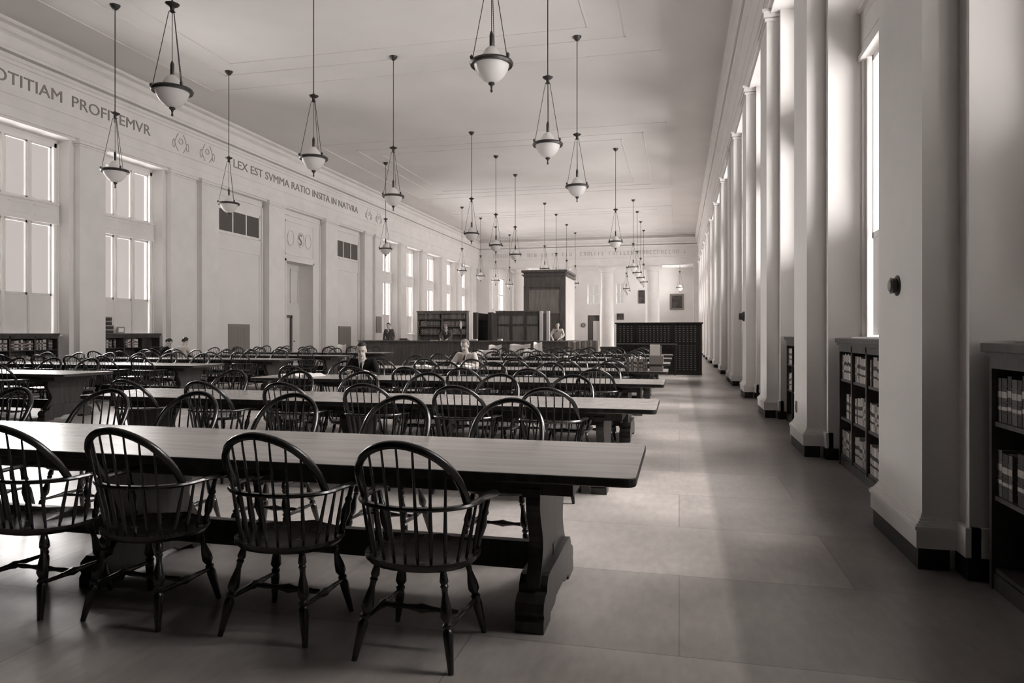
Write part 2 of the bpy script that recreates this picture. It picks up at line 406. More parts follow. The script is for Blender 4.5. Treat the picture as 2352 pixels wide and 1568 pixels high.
tn[0] += 1
entab('trim_%d' % tn[0], MB().prism([(YB - o, z) for o, z in PROF], 'x', XL, XR))
# ceiling panels of fine mouldings
for (y0, y1) in ((-2, 19.6), (26.3, 38.2), (43.6, 54.9)):
    for j, (l, r, d) in enumerate(((-14.6, -.45, 0), (-13.4, -1.35, 1.1), (-12.65, -2.25, 1.9))):
        q = MB(); tn[0] += 1; t = .035; z0 = ZC - .02
        q.box(l, r, y0 + d, y0 + d + t, z0, ZC + .01); q.box(l, r, y1 - d - t, y1 - d, z0, ZC + .01); q.box(l, l + t, y0 + d, y1 - d, z0, ZC + .01); q.box(r - t, r, y0 + d, y1 - d, z0, ZC + .01)
        struct(q.build('trim_%d' % tn[0], M['ceiling']))
# inscriptions on the left frieze
def inscribe(txt, y0, y1):
    me = text_mesh(txt, .31, y1 - y0); o = link('carved_inscription', me); o.rotation_euler = (math.pi / 2, 0, math.pi / 2); o.location = (XL + .004, y0, 7.66); return o
wl = bpy.data.objects['wall_left']
for (t_, a, b) in (('OTITIAM', 13.55, 15.52), ('PROFITEMVR', 15.84, 18.77), ('LEX EST SVMMA RATIO INSITA IN NATVRA', 23.0, 33.4)):
    o = inscribe(t_, a, b); o.parent = wl
# plaster emblems between the phrases: shields with scroll work
for yc in (20.15, 21.5, 34.7, 36.0):
    q = MB(); x = XL + .01
    for s_ in (-1, 1):
        q.tube([(x, yc + s_ * (.12 + .16 * math.sin(k / 10 * math.pi) * (1 if k < 6 else .8)), 7.5 + k * .06) for k in range(11)], .013, 5)
        q.tube([(x, yc + s_ * (.33 + .06 * math.cos(k / 8 * 2 * math.pi)), 7.72 + .14 * math.sin(k / 8 * 2 * math.pi)) for k in range(9)], .012, 5)
    q.tube([(x, yc + .1 * math.cos(k / 8 * 2 * math.pi), 7.85 + .09 * math.sin(k / 8 * 2 * math.pi)) for k in range(9)], .014, 5)
    q.build('frieze_emblem', M['relief'], wl)

# back screen: columns, beam and the room beyond
bk = MB()
bk.box(XL - 1, XR + 1, YB + .06, YB + 1.0, 6.86, 9.4)
bk.box(XL - 1, XL + .9, YB + .04, YB + .95, 0, 6.9); bk.box(XR - .35, XR + 1, YB + .04, YB + .95, 0, 6.9)
struct(bk.build('wall_back', M['plaster']))
q = MB()     # carved letters of the back frieze, too far away to read
rr = random.Random(3); x = -15.0
while x < .6:
    if rr.random() < .85:
        q.box(x, x + .035, YB - .02, YB, 7.66, 7.94)
        if rr.random() < .5: q.box(x + .12, x + .155, YB - .02, YB, 7.66, 7.94)
        if rr.random() < .5: q.box(x, x + .15, YB - .02, YB, 7.91, 7.94)
        if rr.random() < .4: q.box(x, x + .14, YB - .02, YB, 7.66, 7.69)
    x += .29
q.build('carved_inscription', M['relief'], bpy.data.objects['wall_back'])
COLX = (-12.95, -9.3, -5.66, -2.06)
for i, cx in enumerate(COLX):
    t = empty('column', (cx, YB + .5, 0), label=('wide round white column at the far end, ' + ['left of the tall dark cabinet', 'mostly hidden behind the tall dark cabinet', 'right of the tall cabinet, seen over the clear floor', 'rightmost, above the card catalogue'][i]), cat='column', group='round columns across the far end')
    MB().lathe([(0, .60), (.03, .62), (.05, .58), (.06, .55), (.5, .53), (.95, .49), (1, .49)], (0, 0, .12), (0, 0, 6.3), 32).build('shaft', M['trimpaint'], t, True)
    MB().lathe([(0, .49), (.1, .54), (.15, .49), (.3, .49), (.7, .66), (1, .72)], (0, 0, 6.3), (0, 0, 6.66), 32).build('capital', M['trimpaint'], t, True)
    MB().bbox(-.74, .74, -.5, .5, 6.66, 6.86, .01).build('abacus', M['trimpaint'], t)
    MB().lathe([(0, .68), (.7, .68), (1, .6)], (0, 0, 0), (0, 0, .14), 32).build('base', M['trimpaint'], t, True)
YF = 67.0
wb = MB()
wb.box(XL - 1, -8.6, YF, YF + .3, 0, 7.6); wb.box(-7.45, -5.85, YF, YF + .3, 0, 7.6); wb.box(-5.1, XR + 1, YF, YF + .3, 0, 7.6)
wb.box(-8.6, -7.45, YF, YF + .3, 6.2, 7.6); wb.box(-8.6, -7.45, YF, YF + .3, 3.15, 4.2); wb.box(-5.85, -5.1, YF, YF + .3, 6.2, 7.6); wb.box(-5.85, -5.1, YF, YF + .3, 0, 4.2)
struct(wb.build('wall_far', M['plaster']))
struct(MB().box(XL - 1, XR + 1, YB + .9, YF + .3, 7.45, 7.7).build('ceiling.001', M['ceiling']))
for nm, x0, sg in (('wall_far_left', XL, -1), ('wall_far_right', XR, 1)):
    q = MB(); ys = (YB + .9, 58.2, 61, 62, 65, YF + .3)
    for a, b in ((0, 1), (2, 3), (4, 5)): q.box(x0, x0 + sg * .4, ys[a], ys[b], 0, 7.6)
    for a, b in ((1, 2), (3, 4)): q.box(x0, x0 + sg * .4, ys[a], ys[b], 0, 3.5); q.box(x0, x0 + sg * .4, ys[a], ys[b], 6.6, 7.6)
    struct(q.build(nm, M['plaster']))
    for a, b in ((1, 2), (3, 4)):
        wn[0] += 1; t = empty('window_%d' % wn[0], (x0 + sg * .2, (ys[a] + ys[b]) / 2, 3.5)); struct(t); h = (ys[b] - ys[a]) / 2
        f = MB()
        for yy in (-h + .05, 0, h - .05): f.box(-.05, .05, yy - .05, yy + .05, 0, 3.1)
        for zz in (.05, 1.5, 3.05): f.box(-.05, .05, -h, h, zz - .05, zz + .05)
        f.build('window_frame', M['trimpaint'], t); MB().box(-.005, .005, -h, h, 0, 3.1).build('window_pane', M['glass'], t)
for (a, b) in ((-8.6, -7.45), (-5.85, -5.1)):
    wn[0] += 1; t = empty('window_%d' % wn[0], ((a + b) / 2, YF + .12, 4.2)); struct(t); h = (b - a) / 2
    f = MB()
    for xx in (-h + .03, 0, h - .03): f.box(xx - .03, xx + .03, -.04, .04, 0, 2)
    for zz in (.03, 1, 1.97): f.box(-h, h, -.04, .04, zz - .03, zz + .03)
    f.build('window_frame', M['trimpaint'], t); MB().box(-h, h, -.004, .004, 0, 2).build('window_pane', M['glass'], t)
t = empty('door_2', (-8.02, YF + .2, 0)); struct(t)
q = MB(); q.box(-.58, -.05, 0, .05, 0, 3.15); q.build('door_leaf', M['dgrey'], t); q = MB(); q.box(-.05, .58, 0, .05, 0, 2.6); q.build('door_leaf', M['door'], t); q = MB(); q.box(-.05, .58, 0, .05, 2.6, 3.15); q.build('door_transom', M['dgrey'], t)
for (cx, cz_, w_, h_, lab, g) in ((-.2, 4.35, .95, 1.15, 'dark oil portrait in a pale frame on the far wall above the card catalogue', 1), (-3.45, 4.85, .5, 1.15, 'narrow dark picture beside the rightmost column on the far wall', 0), (-5.45, 3.0, .55, .5, 'small dark picture low on the far wall right of the middle column', 0)):
    t = empty('picture', (cx, YF - .03, cz_), label=lab, cat='picture')
    MB().box(-w_ / 2, w_ / 2, -.02, .02, -h_ / 2, h_ / 2).build('canvas', M['canvas'], t)
    f = MB(); a = .16 if g else .05
    f.box(-w_ / 2 - a, w_ / 2 + a, -.04, .02, h_ / 2, h_ / 2 + a); f.box(-w_ / 2 - a, w_ / 2 + a, -.04, .02, -h_ / 2 - a, -h_ / 2); f.box(-w_ / 2 - a, -w_ / 2, -.04, .02, -h_ / 2, h_ / 2); f.box(w_ / 2, w_ / 2 + a, -.04, .02, -h_ / 2, h_ / 2)
    f.build('picture_frame', M['brass'] if g else M['canvas'], t)
t = empty('wall_clock', (-9.0, YF - .04, 2.2), label='small round dark clock low on the far wall between the columns', cat='clock')
MB().lathe([(0, .22), (.8, .22), (1, .18)], (0, .03, 0), (0, -.05, 0), 20).build('clock_case', M['desk'], t, True); MB().lathe([(0, .15), (1, .15)], (0, -.05, 0), (0, -.056, 0), 20).build('clock_face', M['card'], t)

# ------------------------------------------------------------------ pendant lamps
def make_lamp():
    t = empty('pendant_lamp', (0, 0, 0)); ZR = 5.27
    # origin at the ceiling
    z = lambda v: v - ZC
    MB().lathe([(0, .02), (.25, .06), (.7, .10), (1, .12)], (0, 0, z(ZC - .12)), (0, 0, z(ZC)), 20).build('canopy', M['metal'], t, True)
    MB().tube([(0, 0, z(ZC - .1)), (0, 0, z(6.62))], .011, 8).build('rod', M['metal'], t, True)
    MB().lathe([(0, .012), (.12, .05), (.2, .03), (.45, .035), (.6, .09), (.72, .11), (.8, .05), (1, .012)], (0, 0, z(6.50)), (0, 0, z(6.70)), 20).build('hub', M['metal'], t, True)
    for k in range(3):
        a = math.radians(95 + 120 * k); p0 = Vector((.05 * math.cos(a), .05 * math.sin(a), z(6.52))); p1 = Vector((.285 * math.cos(a), .285 * math.sin(a), z(ZR + .03)))
        c = MB(); n = 46
        for i in range(n):        # chain of alternating links
            u0 = p0.lerp(p1, i / n); u1 = p0.lerp(p1, (i + 1.15) / n)
            c.tube([u0, u0.lerp(u1, .5), u1], [.0035, .0085, .0035], 5)
        c.build('chain', M['metal'], t, True)
    MB().tube([(0, 0, z(6.52)), (0, 0, z(5.72))], .006, 6).build('cord', M['metal'], t, True)
    MB().lathe([(0, .018), (.1, .03), (.75, .03), (.9, .02), (1, .01)], (0, 0, z(5.50)), (0, 0, z(5.74)), 14).build('socket', M['metal'], t, True)
    MB().lathe([(0, .16), (.25, .155), (.55, .125), (.8, .09), (.95, .05), (1, .03)], (0, 0, z(ZR + .02)), (0, 0, z(5.52)), 24).build('upper_shade', M['opal'], t, True)
    r = MB(); n = 36; prof = [(.255, -.025), (.30, -.03), (.315, 0), (.30, .028), (.262, .03), (.25, 0)]
    vs_ = []; fs = []
    for k in range(n):
        a = 2 * math.pi * k / n
        for (rr_, dz) in prof: vs_.append((rr_ * math.cos(a), rr_ * math.sin(a), z(ZR) + dz))
    for k in range(n):
        for j in range(6):
            fs.append((k * 6 + j, ((k + 1) % n) * 6 + j, ((k + 1) % n) * 6 + (j + 1) % 6, k * 6 + (j + 1) % 6))
    r.add(vs_, fs)
    for k in range(3):
        a = math.radians(95 + 120 * k); c = Vector((.30 * math.cos(a), .30 * math.sin(a), z(ZR + .03))); r.lathe([(0, .02), (.5, .028), (1, .006)], c, c + Vector((0, 0, .06)), 8)
    r.build('ring', M['metal'], t, True)
    MB().lathe([(0, .03), (.04, .07), (.16, .13), (.4, .19), (.7, .235), (1, .26)], (0, 0, z(ZR - .27)), (0, 0, z(ZR + .0)), 32).build('bowl', M['opal'], t, True); bowl = t.children[-1] if False else bpy.data.objects[[o.name for o in t.children if o.name.startswith('bowl')][0]]
    MB().lathe([(0, .004), (.12, .02), (.3, .012), (.45, .014), (.62, .02), (.78, .05), (1, .035)], (0, 0, z(ZR - .41)), (0, 0, z(ZR - .255)), 14).build('finial', M['metal'], bowl, True)
    return t
K = .9467
rows = [('right', -2.61, [9.62, 14.0, 18.2, 29.6, 41.2, 45.2, 49.3, 53.5]), ('middle', -7.83, [9.5, 13.9, 18.3, 25.9, 29.6, 33.3, 41.0, 45.0, 49.4, 53.6]), ('left', -13.04, [13.9, 18.2, 29.6, 41.1, 45.25, 49.2, 53.5])]
lamp0 = None
for (rn, x, ys) in rows:
    for i, y in enumerate(ys):
        l = make_lamp() if lamp0 is None else copy_tree(lamp0)
        lamp0 = lamp0 or l
        l.location = (x, y, ZC)
        pos = {0: 'nearest', len(ys) - 1: 'farthest'}.get(i, ORD[i] + ' from the front')
        tag(l, 'white glass bowl lamp on chains, %s, %s row' % (pos, rn), 'pendant lamp', 'bowl pendant lamps of the %s row' % rn)
for i, (x, y, zz) in enumerate(((.05, 60.5, 7.45), (-4.45, 61, 7.45), (-4.6, 64, 7.45), (-11.5, 61, 7.45))):
    l = copy_tree(lamp0); l.location = (x, y, zz + 1.75)
    for ch in l.children:      # shorter rods under the lower ceiling
        if ch.name.startswith('canopy'): ch.location.z = -1.76
        if ch.name.startswith('rod'): ch.scale.z = 1; ch.location.z = 0
    for ch in list(l.children):
        if ch.name.startswith('rod'):
            bpy.data.objects.remove(ch)
    MB().tube([(0, 0, 6.6 - ZC), (0, 0, -1.76)], .011, 8).build('rod', M['metal'], l)
    tag(l, ['bowl lamp hanging in the far room in front of the framed portrait', 'nearer bowl lamp in the far room between the two right columns', 'farther bowl lamp in the far room between the two right columns', 'bowl lamp in the far room left of the tall dark cabinet'][i], 'pendant lamp', 'bowl lamps in the far room')

# ------------------------------------------------------------------ reading tables
def make_table(L=6.0, W=1.02):
    t = empty('reading_table'); H = .764
    bm = bmesh.new(); r = .05; pts = []
    for (cx, cy_, a0) in ((L - r, r, -90), (L - r, W - r, 0), (r, W - r, 90), (r, r, 180)):
        for k in range(5): a = math.radians(a0 + k * 22.5); pts.append((cx + r * math.cos(a), cy_ + r * math.sin(a)))
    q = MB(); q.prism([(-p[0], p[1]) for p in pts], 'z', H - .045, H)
    q.mi = [1] * len(q.f); q.mi[0] = q.mi[1] = 0  # sides get the dark trestle wood, painting in their shade
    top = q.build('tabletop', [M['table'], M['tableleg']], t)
    bv = top.modifiers.new('bevel', 'BEVEL'); bv.width = .008; bv.segments = 2; bv.limit_method = 'ANGLE'; bv.angle_limit = 1.0
    q = MB(); q.box(-L + .3, -.3, .10, .14, H - .12, H - .045); q.box(-L + .3, -.3, W - .14, W - .10, H - .12, H - .045)
    q.box(-.34, -.3, .14, W - .14, H - .12, H - .045); q.box(-L + .3, -L + .34, .14, W - .14, H - .12, H - .045)
    q.build('apron', M['tableleg'], t)
    cyy = W / 2
    def support(xc):
        # slab with S-curved edges
        e = MB(); left = []
        n = 16
        for i in range(n + 1):
            u = i / n; z = .19 + u * (H - .125 - .19)
            wv = .335 + .035 * math.cos(u * 2 * math.pi) - .03 * math.sin(u * math.pi * 2) + .03 * (1 - u) ** 2
            left.append((wv, z))
        poly = [(cyy - a, z) for a, z in left] + [(cyy + a, z) for a, z in reversed(left)]
        e.prism(poly, 'x', xc - .035, xc + .035)
        e.box(xc - .045, xc + .045, cyy - .43, cyy + .43, H - .13, H - .12 + .03)
        e.build('trestle_panel', M['tableleg'], t)
        f = MB()
        half = [(.47, 0), (.47, .055), (.455, .075), (.47, .10), (.46, .14), (.42, .165), (.38, .17), (.375, .20), (.34, .235), (.30, .24)]
        poly = [(cyy - a, z) for a, z in half] + [(cyy + a, z) for a, z in reversed(half)] + [(cyy + .30, 0), (cyy + .28, .035), (cyy + .16, .035), (cyy + .12, .06), (cyy - .12, .06), (cyy - .16, .035), (cyy - .28, .035), (cyy - .30, 0)]
        f.prism(poly, 'x', xc - .07, xc + .07)
        f.build('foot', M['tableleg'], t)
    for xc in (-.50, -L / 2, -L + .50): support(xc)
    MB().bbox(-L + .46, -.46, cyy - .03, cyy + .03, .15, .30, .006).build('stretcher', M['tableleg'], t)
    return t
TY = [3.18, 6.1, 9.12, 12.15, 15.3, 18.3, 21.3]
TXR, TXL = -.19, -9.52
tb0 = None; TAB = {}
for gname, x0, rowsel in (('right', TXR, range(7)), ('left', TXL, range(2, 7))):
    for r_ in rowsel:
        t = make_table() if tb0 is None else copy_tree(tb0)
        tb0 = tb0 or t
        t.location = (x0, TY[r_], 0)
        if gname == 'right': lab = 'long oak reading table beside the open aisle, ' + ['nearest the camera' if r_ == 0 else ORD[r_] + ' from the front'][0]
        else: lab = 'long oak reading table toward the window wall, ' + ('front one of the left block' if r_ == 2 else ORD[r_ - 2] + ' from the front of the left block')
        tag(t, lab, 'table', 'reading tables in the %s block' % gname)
TW = 1.02; TH = .764

# ------------------------------------------------------------------ windsor chairs
def legprof():
    return [(0, .011), (.06, .016), (.12, .020), (.15, .014), (.17, .019), (.19, .014), (.25, .013), (.38, .024), (.46, .027), (.50, .018), (.52, .014), (.54, .022), (.56, .022), (.58, .015), (.60, .021), (.64, .023), (.80, .018), (1, .012)]
def chair_parts():
    P = []
    SZ = .435
    # saddle seat
    n, m = 28, 5; vs_ = []; fs = []
    def outline(a):
        c, s_ = math.cos(a), math.sin(a); e = 2.5
        rr_ = 1 / ((abs(c) ** e + abs(s_) ** e) ** (1 / e)); x, y = .262 * rr_ * c, .22 * rr_ * s_
        if y < 0: x *= 1 - .10 * (-y / .215) ** 2
        return x, y
    vs_.append((0, -.02, SZ - .018))
    for j in range(1, m + 1):
        u = j / m
        for k in range(n):
            x, y = outline(2 * math.pi * k / n)
            dz = -.018 * (1 - u ** 3) + (.012 * max(0, 1 - abs(x) / .08) * (1 if y > .05 else 0)) * u
            vs_.append((x * u, y * u - .02 * (1 - u), SZ + dz))
    for k in range(n): fs.append((0, 1 + k, 1 + (k + 1) % n))
    for j in range(m - 1):
        for k in range(n): a = 1 + j * n; b = a + n; fs.append((a + k, b + k, b + (k + 1) % n, a + (k + 1) % n))
    b0 = len(vs_)
    for (sc_, dz) in ((1.0, -.016), (.93, -.036)):
        for k in range(n):
            x, y = outline(2 * math.pi * k / n); vs_.append((x * sc_, y * sc_, SZ + dz))
    a = 1 + (m - 1) * n
    for (p, q_) in ((a, b0), (b0, b0 + n)):
        for k in range(n): fs.append((p + k, q_ + k, q_ + (k + 1) % n, p + (k + 1) % n))
    fs.append(tuple(b0 + n + k for k in range(n)))
    P.append(('seat', MB().add(vs_, fs)))
    feet = {}
    for (sx, sy) in ((-1, -1), (1, -1), (-1, 1), (1, 1)):
        top = Vector((sx * .155, sy * .135 - .005, SZ - .03)); ft = Vector((sx * .225, sy * .215 - .01, 0)); feet[(sx, sy)] = (top, ft)
        P.append(('leg', MB().lathe(legprof(), top, ft, 12)))
    sp = [(0, .009), (.25, .012), (.42, .015), (.5, .022), (.58, .015), (.75, .012), (1, .009)]
    mids = []
    for sx in (-1, 1):
        a = feet[(sx, -1)][0].lerp(feet[(sx, -1)][1], .58); b = feet[(sx, 1)][0].lerp(feet[(sx, 1)][1], .58); mids.append(a.lerp(b, .5))
        P.append(('stretcher', MB().lathe(sp, a, b, 10)))
    P.append(('stretcher', MB().lathe([(0, .009), (.15, .014), (.3, .010), (.42, .016), (.5, .023), (.58, .016), (.7, .010), (.85, .014), (1, .009)], mids[0], mids[1], 10)))
    # arm rail: horizontal U
    AZ = .675
    def rail(u):   # u -1..1
        if abs(u) < .62:
            a = math.pi / 2 * (u / .62); x = .270 * math.sin(a); y = -.235 + .20 * (1 - math.cos(a)); z = AZ + .0
        else:
            v = (abs(u) - .62) / .38; x = (.270 + .016 * v) * (1 if u > 0 else -1); y = -.035 + .215 * v; z = AZ + .004 * v
        return Vector((x, y, z))
    us = [-1 + 2 * i / 40 for i in range(41)]
    P.append(('arm_rail', MB().tube([rail(u) for u in us], [(.017 if abs(u) < .7 else .017 + .022 * min(1, (abs(u) - .7) / .22)) if abs(u) < .985 else .02 for u in us], 8, .012)))
    # hoop
    def hoop(th):
        return Vector((.246 * math.cos(th) * (1 + .05 * math.sin(2 * th) ** 2), -.085 - .20 * math.sin(th) ** .9 if math.sin(th) > 0 else -.085, AZ + .005 + .275 * max(0, math.sin(th)) ** .85))
    P.append(('back_hoop', MB().tube([hoop(math.pi * k / 30) for k in range(31)], .0185, 9)))
    # long spindles
    for i in range(7):
        u = (i - 3) / 3
        s0 = Vector((.165 * u, -.185 + .045 * u * u, SZ - .01))
        th = math.pi / 2 - u * math.radians(50); top = hoop(th)
        mid = s0.lerp(top, .48)
        P.append(('back_spindle', MB().tube([s0, s0.lerp(top, .25), mid, s0.lerp(top, .75), top], [.0065, .0095, .0075, .006, .005], 6)))
    for sx in (-1, 1):
        for (u, sxx, syy) in ((.50, .205, -.10), (.62, .222, -.035), (.74, .232, .03)):
            top = rail(sx * u); s0 = Vector((sx * sxx, syy, SZ - .01))
            P.append(('arm_spindle', MB().tube([s0, s0.lerp(top, .35), top], [.0065, .0095, .006], 6)))
        top = rail(sx * .88); s0 = Vector((sx * .222, .10, SZ - .01))
        P.append(('arm_post', MB().lathe([(0, .012), (.15, .018), (.2, .012), (.28, .018), (.45, .023), (.62, .014), (.68, .019), (.74, .012), (1, .011)], s0, top, 10)))
    return P
parts = chair_parts()
chair0 = empty('windsor_armchair')
for (nm, mb) in parts: mb.build(nm, M['chair'], chair0, True)
whole = MB()
for (nm, mb) in parts: whole.add(mb.v, mb.f)
WHOLE = whole.mesh('windsor_armchair', M['chair'], True)
used = [False]
CH = []
def place_chair(x, y, rz, label, group, detailed):
    # x, y = where the top of the back hoop stands; rz 0 = sitter faces away from the camera
    c, s_ = math.cos(rz), math.sin(rz); px, py = x - s_ * .275, y + c * .275
    if detailed:
        if used[0]: o = copy_tree(chair0)
        else: o = chair0; used[0] = True
    else:
        o = bpy.data.objects.new('windsor_armchair', WHOLE); COL.objects.link(o)
    o.location = (px, py, 0); o.rotation_euler = (0, 0, rz)
    tag(o, label, 'chair', group); CH.append(o); return o
rj = random.Random(11)
XS = [-1.08, -1.9, -2.76, -3.58, -4.42, -5.3]
SEATED = {('R', 2, 'far', 4): 1, ('R', 3, 'far', 3): 1, ('L', 5, 'near', 3): 1, ('L', 5, 'near', 4): 1}
def seatname(g, r_, side, i):
    blk = 'aisle block' if g == 'R' else 'left block'
    n = r_ if g == 'R' else r_ - 2
    tn_ = 'nearest table' if (g == 'R' and n == 0) else (ORD[n] + ' table')
    if g == 'L' and n == 0: tn_ = 'front table'
    return 'windsor armchair, %s from the right on %s side of %s, %s' % (ORD[i], 'near' if side == 'near' else 'far', tn_, blk)
near1 = [(-1.15, 2.72, -.05), (-1.87, 2.80, -.03), (-2.64, 2.79, -.04), (-3.30, 2.76, -.02)]
for r_ in range(7):
    det = r_ <= 3
    lst = near1 if r_ == 0 else [(XS[i] + (rj.uniform(-.04, .04) if r_ > 1 else 0), TY[r_] - .36 + rj.uniform(-.04, .04), rj.uniform(-.07, .03)) for i in range(6)]
    for i, (x, y, a) in enumerate(lst):
        place_chair(x, y, a, seatname('R', r_, 'near', i), 'armchairs on the near side of the tables, aisle block', det)
    for i in range(6):
        x = XS[i] - .05 + (rj.uniform(-.05, .05) if r_ > 1 else 0); y = TY[r_] + TW + .47 + rj.uniform(-.03, .04)
        if r_ == 0: y += .04
        if (r_, i) == (2, 4): x = -5.05 + .02; y = 10.92
        if (r_, i) == (3, 3): x = -4.2; y = 13.95
        place_chair(x, y, math.pi + rj.uniform(-.08, .06), seatname('R', r_, 'far', i), 'armchairs on the far side of the tables, aisle block', det)
for r_ in range(2, 7):
    det = r_ <= 3
    for side in ('near', 'far'):
        for i in range(6):
            if side == 'near': x = TXL - .9 - .86 * i + rj.uniform(-.06, .06); y = TY[r_] - .40 + rj.uniform(-.06, .05); a = rj.uniform(-.1, .06)
            else: x = TXL - .9 - .86 * i + rj.uniform(-.06, .06); y = TY[r_] + TW + .46 + rj.uniform(-.04, .06); a = math.pi + rj.uniform(-.1, .1)
            if side == 'near' and r_ == 5 and i == 4: x = -14.5; y = 17.68; a = 0
            if side == 'near' and r_ == 5 and i == 5: x = -15.3; y = 17.68; a = 0
            if side == 'near' and r_ == 5 and i == 3: x = -12.9
            place_chair(x, y, a, seatname('L', r_, side, i), 'armchairs on the %s side of the tables, left block' % side, det)

# ------------------------------------------------------------------ bookcases and books
def bookcase(x, y, rz, W, H, D, ncol, shelves, label, matn='case', grp=None):
    # local: front faces -y, spans x 0..W, y 0..D
    t = empty('bookcase', (x, y, 0), rz, label=label, cat='bookcase', group=grp); t2 = .03
    q = MB(); q.box(0, t2, 0, D, .0, H - .05); q.box(W - t2, W, 0, D, .0, H - .05); q.box(t2, W - t2, D - .02, D, .05, H - .05)
    q.box(0, W, .01, D, 0, .09)
    for i in range(1, ncol):
        xc = W * i / ncol; q.box(xc - .02, xc + .02, .0, D - .02, .09, H - .05)
    q.box(t2, W - t2, .0, .02, H - .14, H - .05)
    q.build('case_body', M[matn], t)
    q = MB(); q.bbox(-.03, W + .03, -.035, D, H - .05, H, .006); q.box(-.015, W + .015, -.018, D, H - .075, H - .05); q.build('cornice_top', M[matn], t)
    for z in shelves:
        for i in range(ncol):
            a, b = W * i / ncol + .02, W * (i + 1) / ncol - .02
            MB().box(a, b, .015, D - .02, z - .025, z).build('shelf', M[matn], t)
    return t
def book_mesh(w_, h_, d_, m, band=True, key=None):
    q = MB(); q.m = 0
    q.box(0, w_, 0, .012, 0, h_)      # spine
    q.box(0, .003, .0, d_, 0, h_); q.box(w_ - .003, w_, 0, d_, 0, h_)
    if band:
        for z in (.2, .42, .78): q.box(-.0005, w_ + .0005, -.003, .002, z * h_, z * h_ + .006)
    q.m = 2
    if band: q.box(.002, w_ - .002, -.0015, .001, .56 * h_, .70 * h_); q.box(.002, w_ - .002, -.0015, .001, .28 * h_, .36 * h_)
    q.m = 1; q.box(.003, w_ - .003, .012, d_ - .006, .005, h_ - .005)
    return q
BK = {}
def book(parent_t, xl, z, w_, h_, d_, mi, label, group, lean=0, setback=.03):
    key = (round(w_, 3), round(h_, 3), d_, mi)
    if key not in BK: BK[key] = book_mesh(w_, h_, d_, mi).mesh('book', [M['book%d' % mi], M['paper'], M['book0' if mi > 2 else 'book3']])
    o = bpy.data.objects.new('book', BK[key]); COL.objects.link(o)
    mw = Matrix.Translation(parent_t.location) @ Matrix.Rotation(parent_t.rotation_euler.z, 4, 'Z') @ Matrix.Translation((xl, setback, z)) @ Matrix.Rotation(lean, 4, 'Y')
    o.matrix_world = mw; tag(o, label, 'book', group); return o
rb = random.Random(21); NB = [0]
DESC = ['black', 'dark', 'mid-toned', 'light', 'pale']
def fill(t, W, ncol, col, z, tall, where, palette, wmin=.035, wmax=.06, gap=.12, maxn=99, sb=.03, rev=False):
    a, b = W * col / ncol + .024, W * (col + 1) / ncol - .024; x = a; n = 0
    while x < b - wmax and n < maxn:
        if rb.random() < gap: x += rb.uniform(.02, .10); continue
        w_ = rb.choice([wmin, (wmin + wmax) / 2, wmax]); h_ = rb.choice([tall, tall * .95, tall * .9]); mi = rb.choice(palette)
        sh = where if len(where) < 95 else where[:95]
        book(t, x, z + .001, w_, h_, .17, mi, '%s volume, %s from left, %s' % (DESC[mi], ORD[n] if n < 20 else 'last', sh), 'books on ' + sh, setback=sb)
        x += w_ + .002; n += 1; NB[0] += 1
# wall cases under the right windows (fronts face the room, -x): rotate so local -y -> -x
def case_right(y0, y1, label, books, ncol):
    W = y1 - y0
    t = bookcase(1.69, y1, -math.pi / 2, W, 1.365, .30, ncol, (.12, .52, .93), label, grp='low bookcases under the right-hand windows')
    return t, W
# local x runs towards -y world (from y1 to y0); local -y -> world -x
t, W = case_right(5.95, 8.2, 'low dark bookcase under the right-hand window, between the nearest and second pilaster', 1, 4)
for c in (0, 1, 2):
    for z, nm in ((.93, 'top shelf'), (.52, 'middle shelf'), (.12, 'bottom shelf')):
        fill(t, W, 4, c, z, .27, '%s, %s section, bookcase past nearest pilaster' % (nm, ['far-end', 'second', 'third'][c]), [3, 3, 2, 4], .05, .07, .13)
t, W = case_right(9.8, 12.0, 'low dark bookcase under the right-hand window, seen as a sliver beyond the second pilaster', 1, 4)
for z, nm in ((.93, 'top shelf'), (.52, 'middle shelf')):
    fill(t, W, 4, 0, z, .27, '%s of bookcase beyond the second pilaster' % nm, [3, 2, 4], .05, .07, .1)
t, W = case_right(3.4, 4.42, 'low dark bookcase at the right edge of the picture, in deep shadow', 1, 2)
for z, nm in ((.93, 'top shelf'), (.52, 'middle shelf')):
    for c in (0, 1): fill(t, W, 2, c, z, .27, '%s, %s section, bookcase at right picture edge' % (nm, ['far-end', 'nearer'][c]), [0, 0, 1], .05, .07, .1)  # darkest cloths picked here to paint in the deep shade
# left wall cases: fronts face +x
def case_left(y0, y1, label):
    W = y1 - y0
    return bookcase(-16.50, y0, math.pi / 2, W, 1.415, .30, 3, (.14, .56, .98), label, grp='low bookcases under the left-hand windows'), W
t, W = case_left(13.5, 15.62, 'low dark bookcase under the left-hand window at the left edge of the picture')
for c in (0, 1, 2):
    fill(t, W, 3, c, .98, .27, 'top shelf, %s section, leftmost wall bookcase' % ['left', 'middle', 'right'][c], [0, 1, 4, 3], .04, .06, .16, 11)
    if c > 0: fill(t, W, 3, c, .56, .27, 'second shelf, %s section, leftmost wall bookcase' % ['left', 'middle', 'right'][c], [1, 3, 2], .04, .06, .12, 11)
t, W = case_left(17.2, 19.45, 'low dark bookcase under the second left-hand window, boxes stacked on it')
for c in (0, 1):
    fill(t, W, 3, c, .98, .27, 'top shelf, %s section, bookcase with boxes on it' % ['left', 'middle'][c], [2, 0, 4, 3], .04, .07, .2, 8)
for (k, tex) in enumerate(('lying low on', 'lying just above on')):
    pass
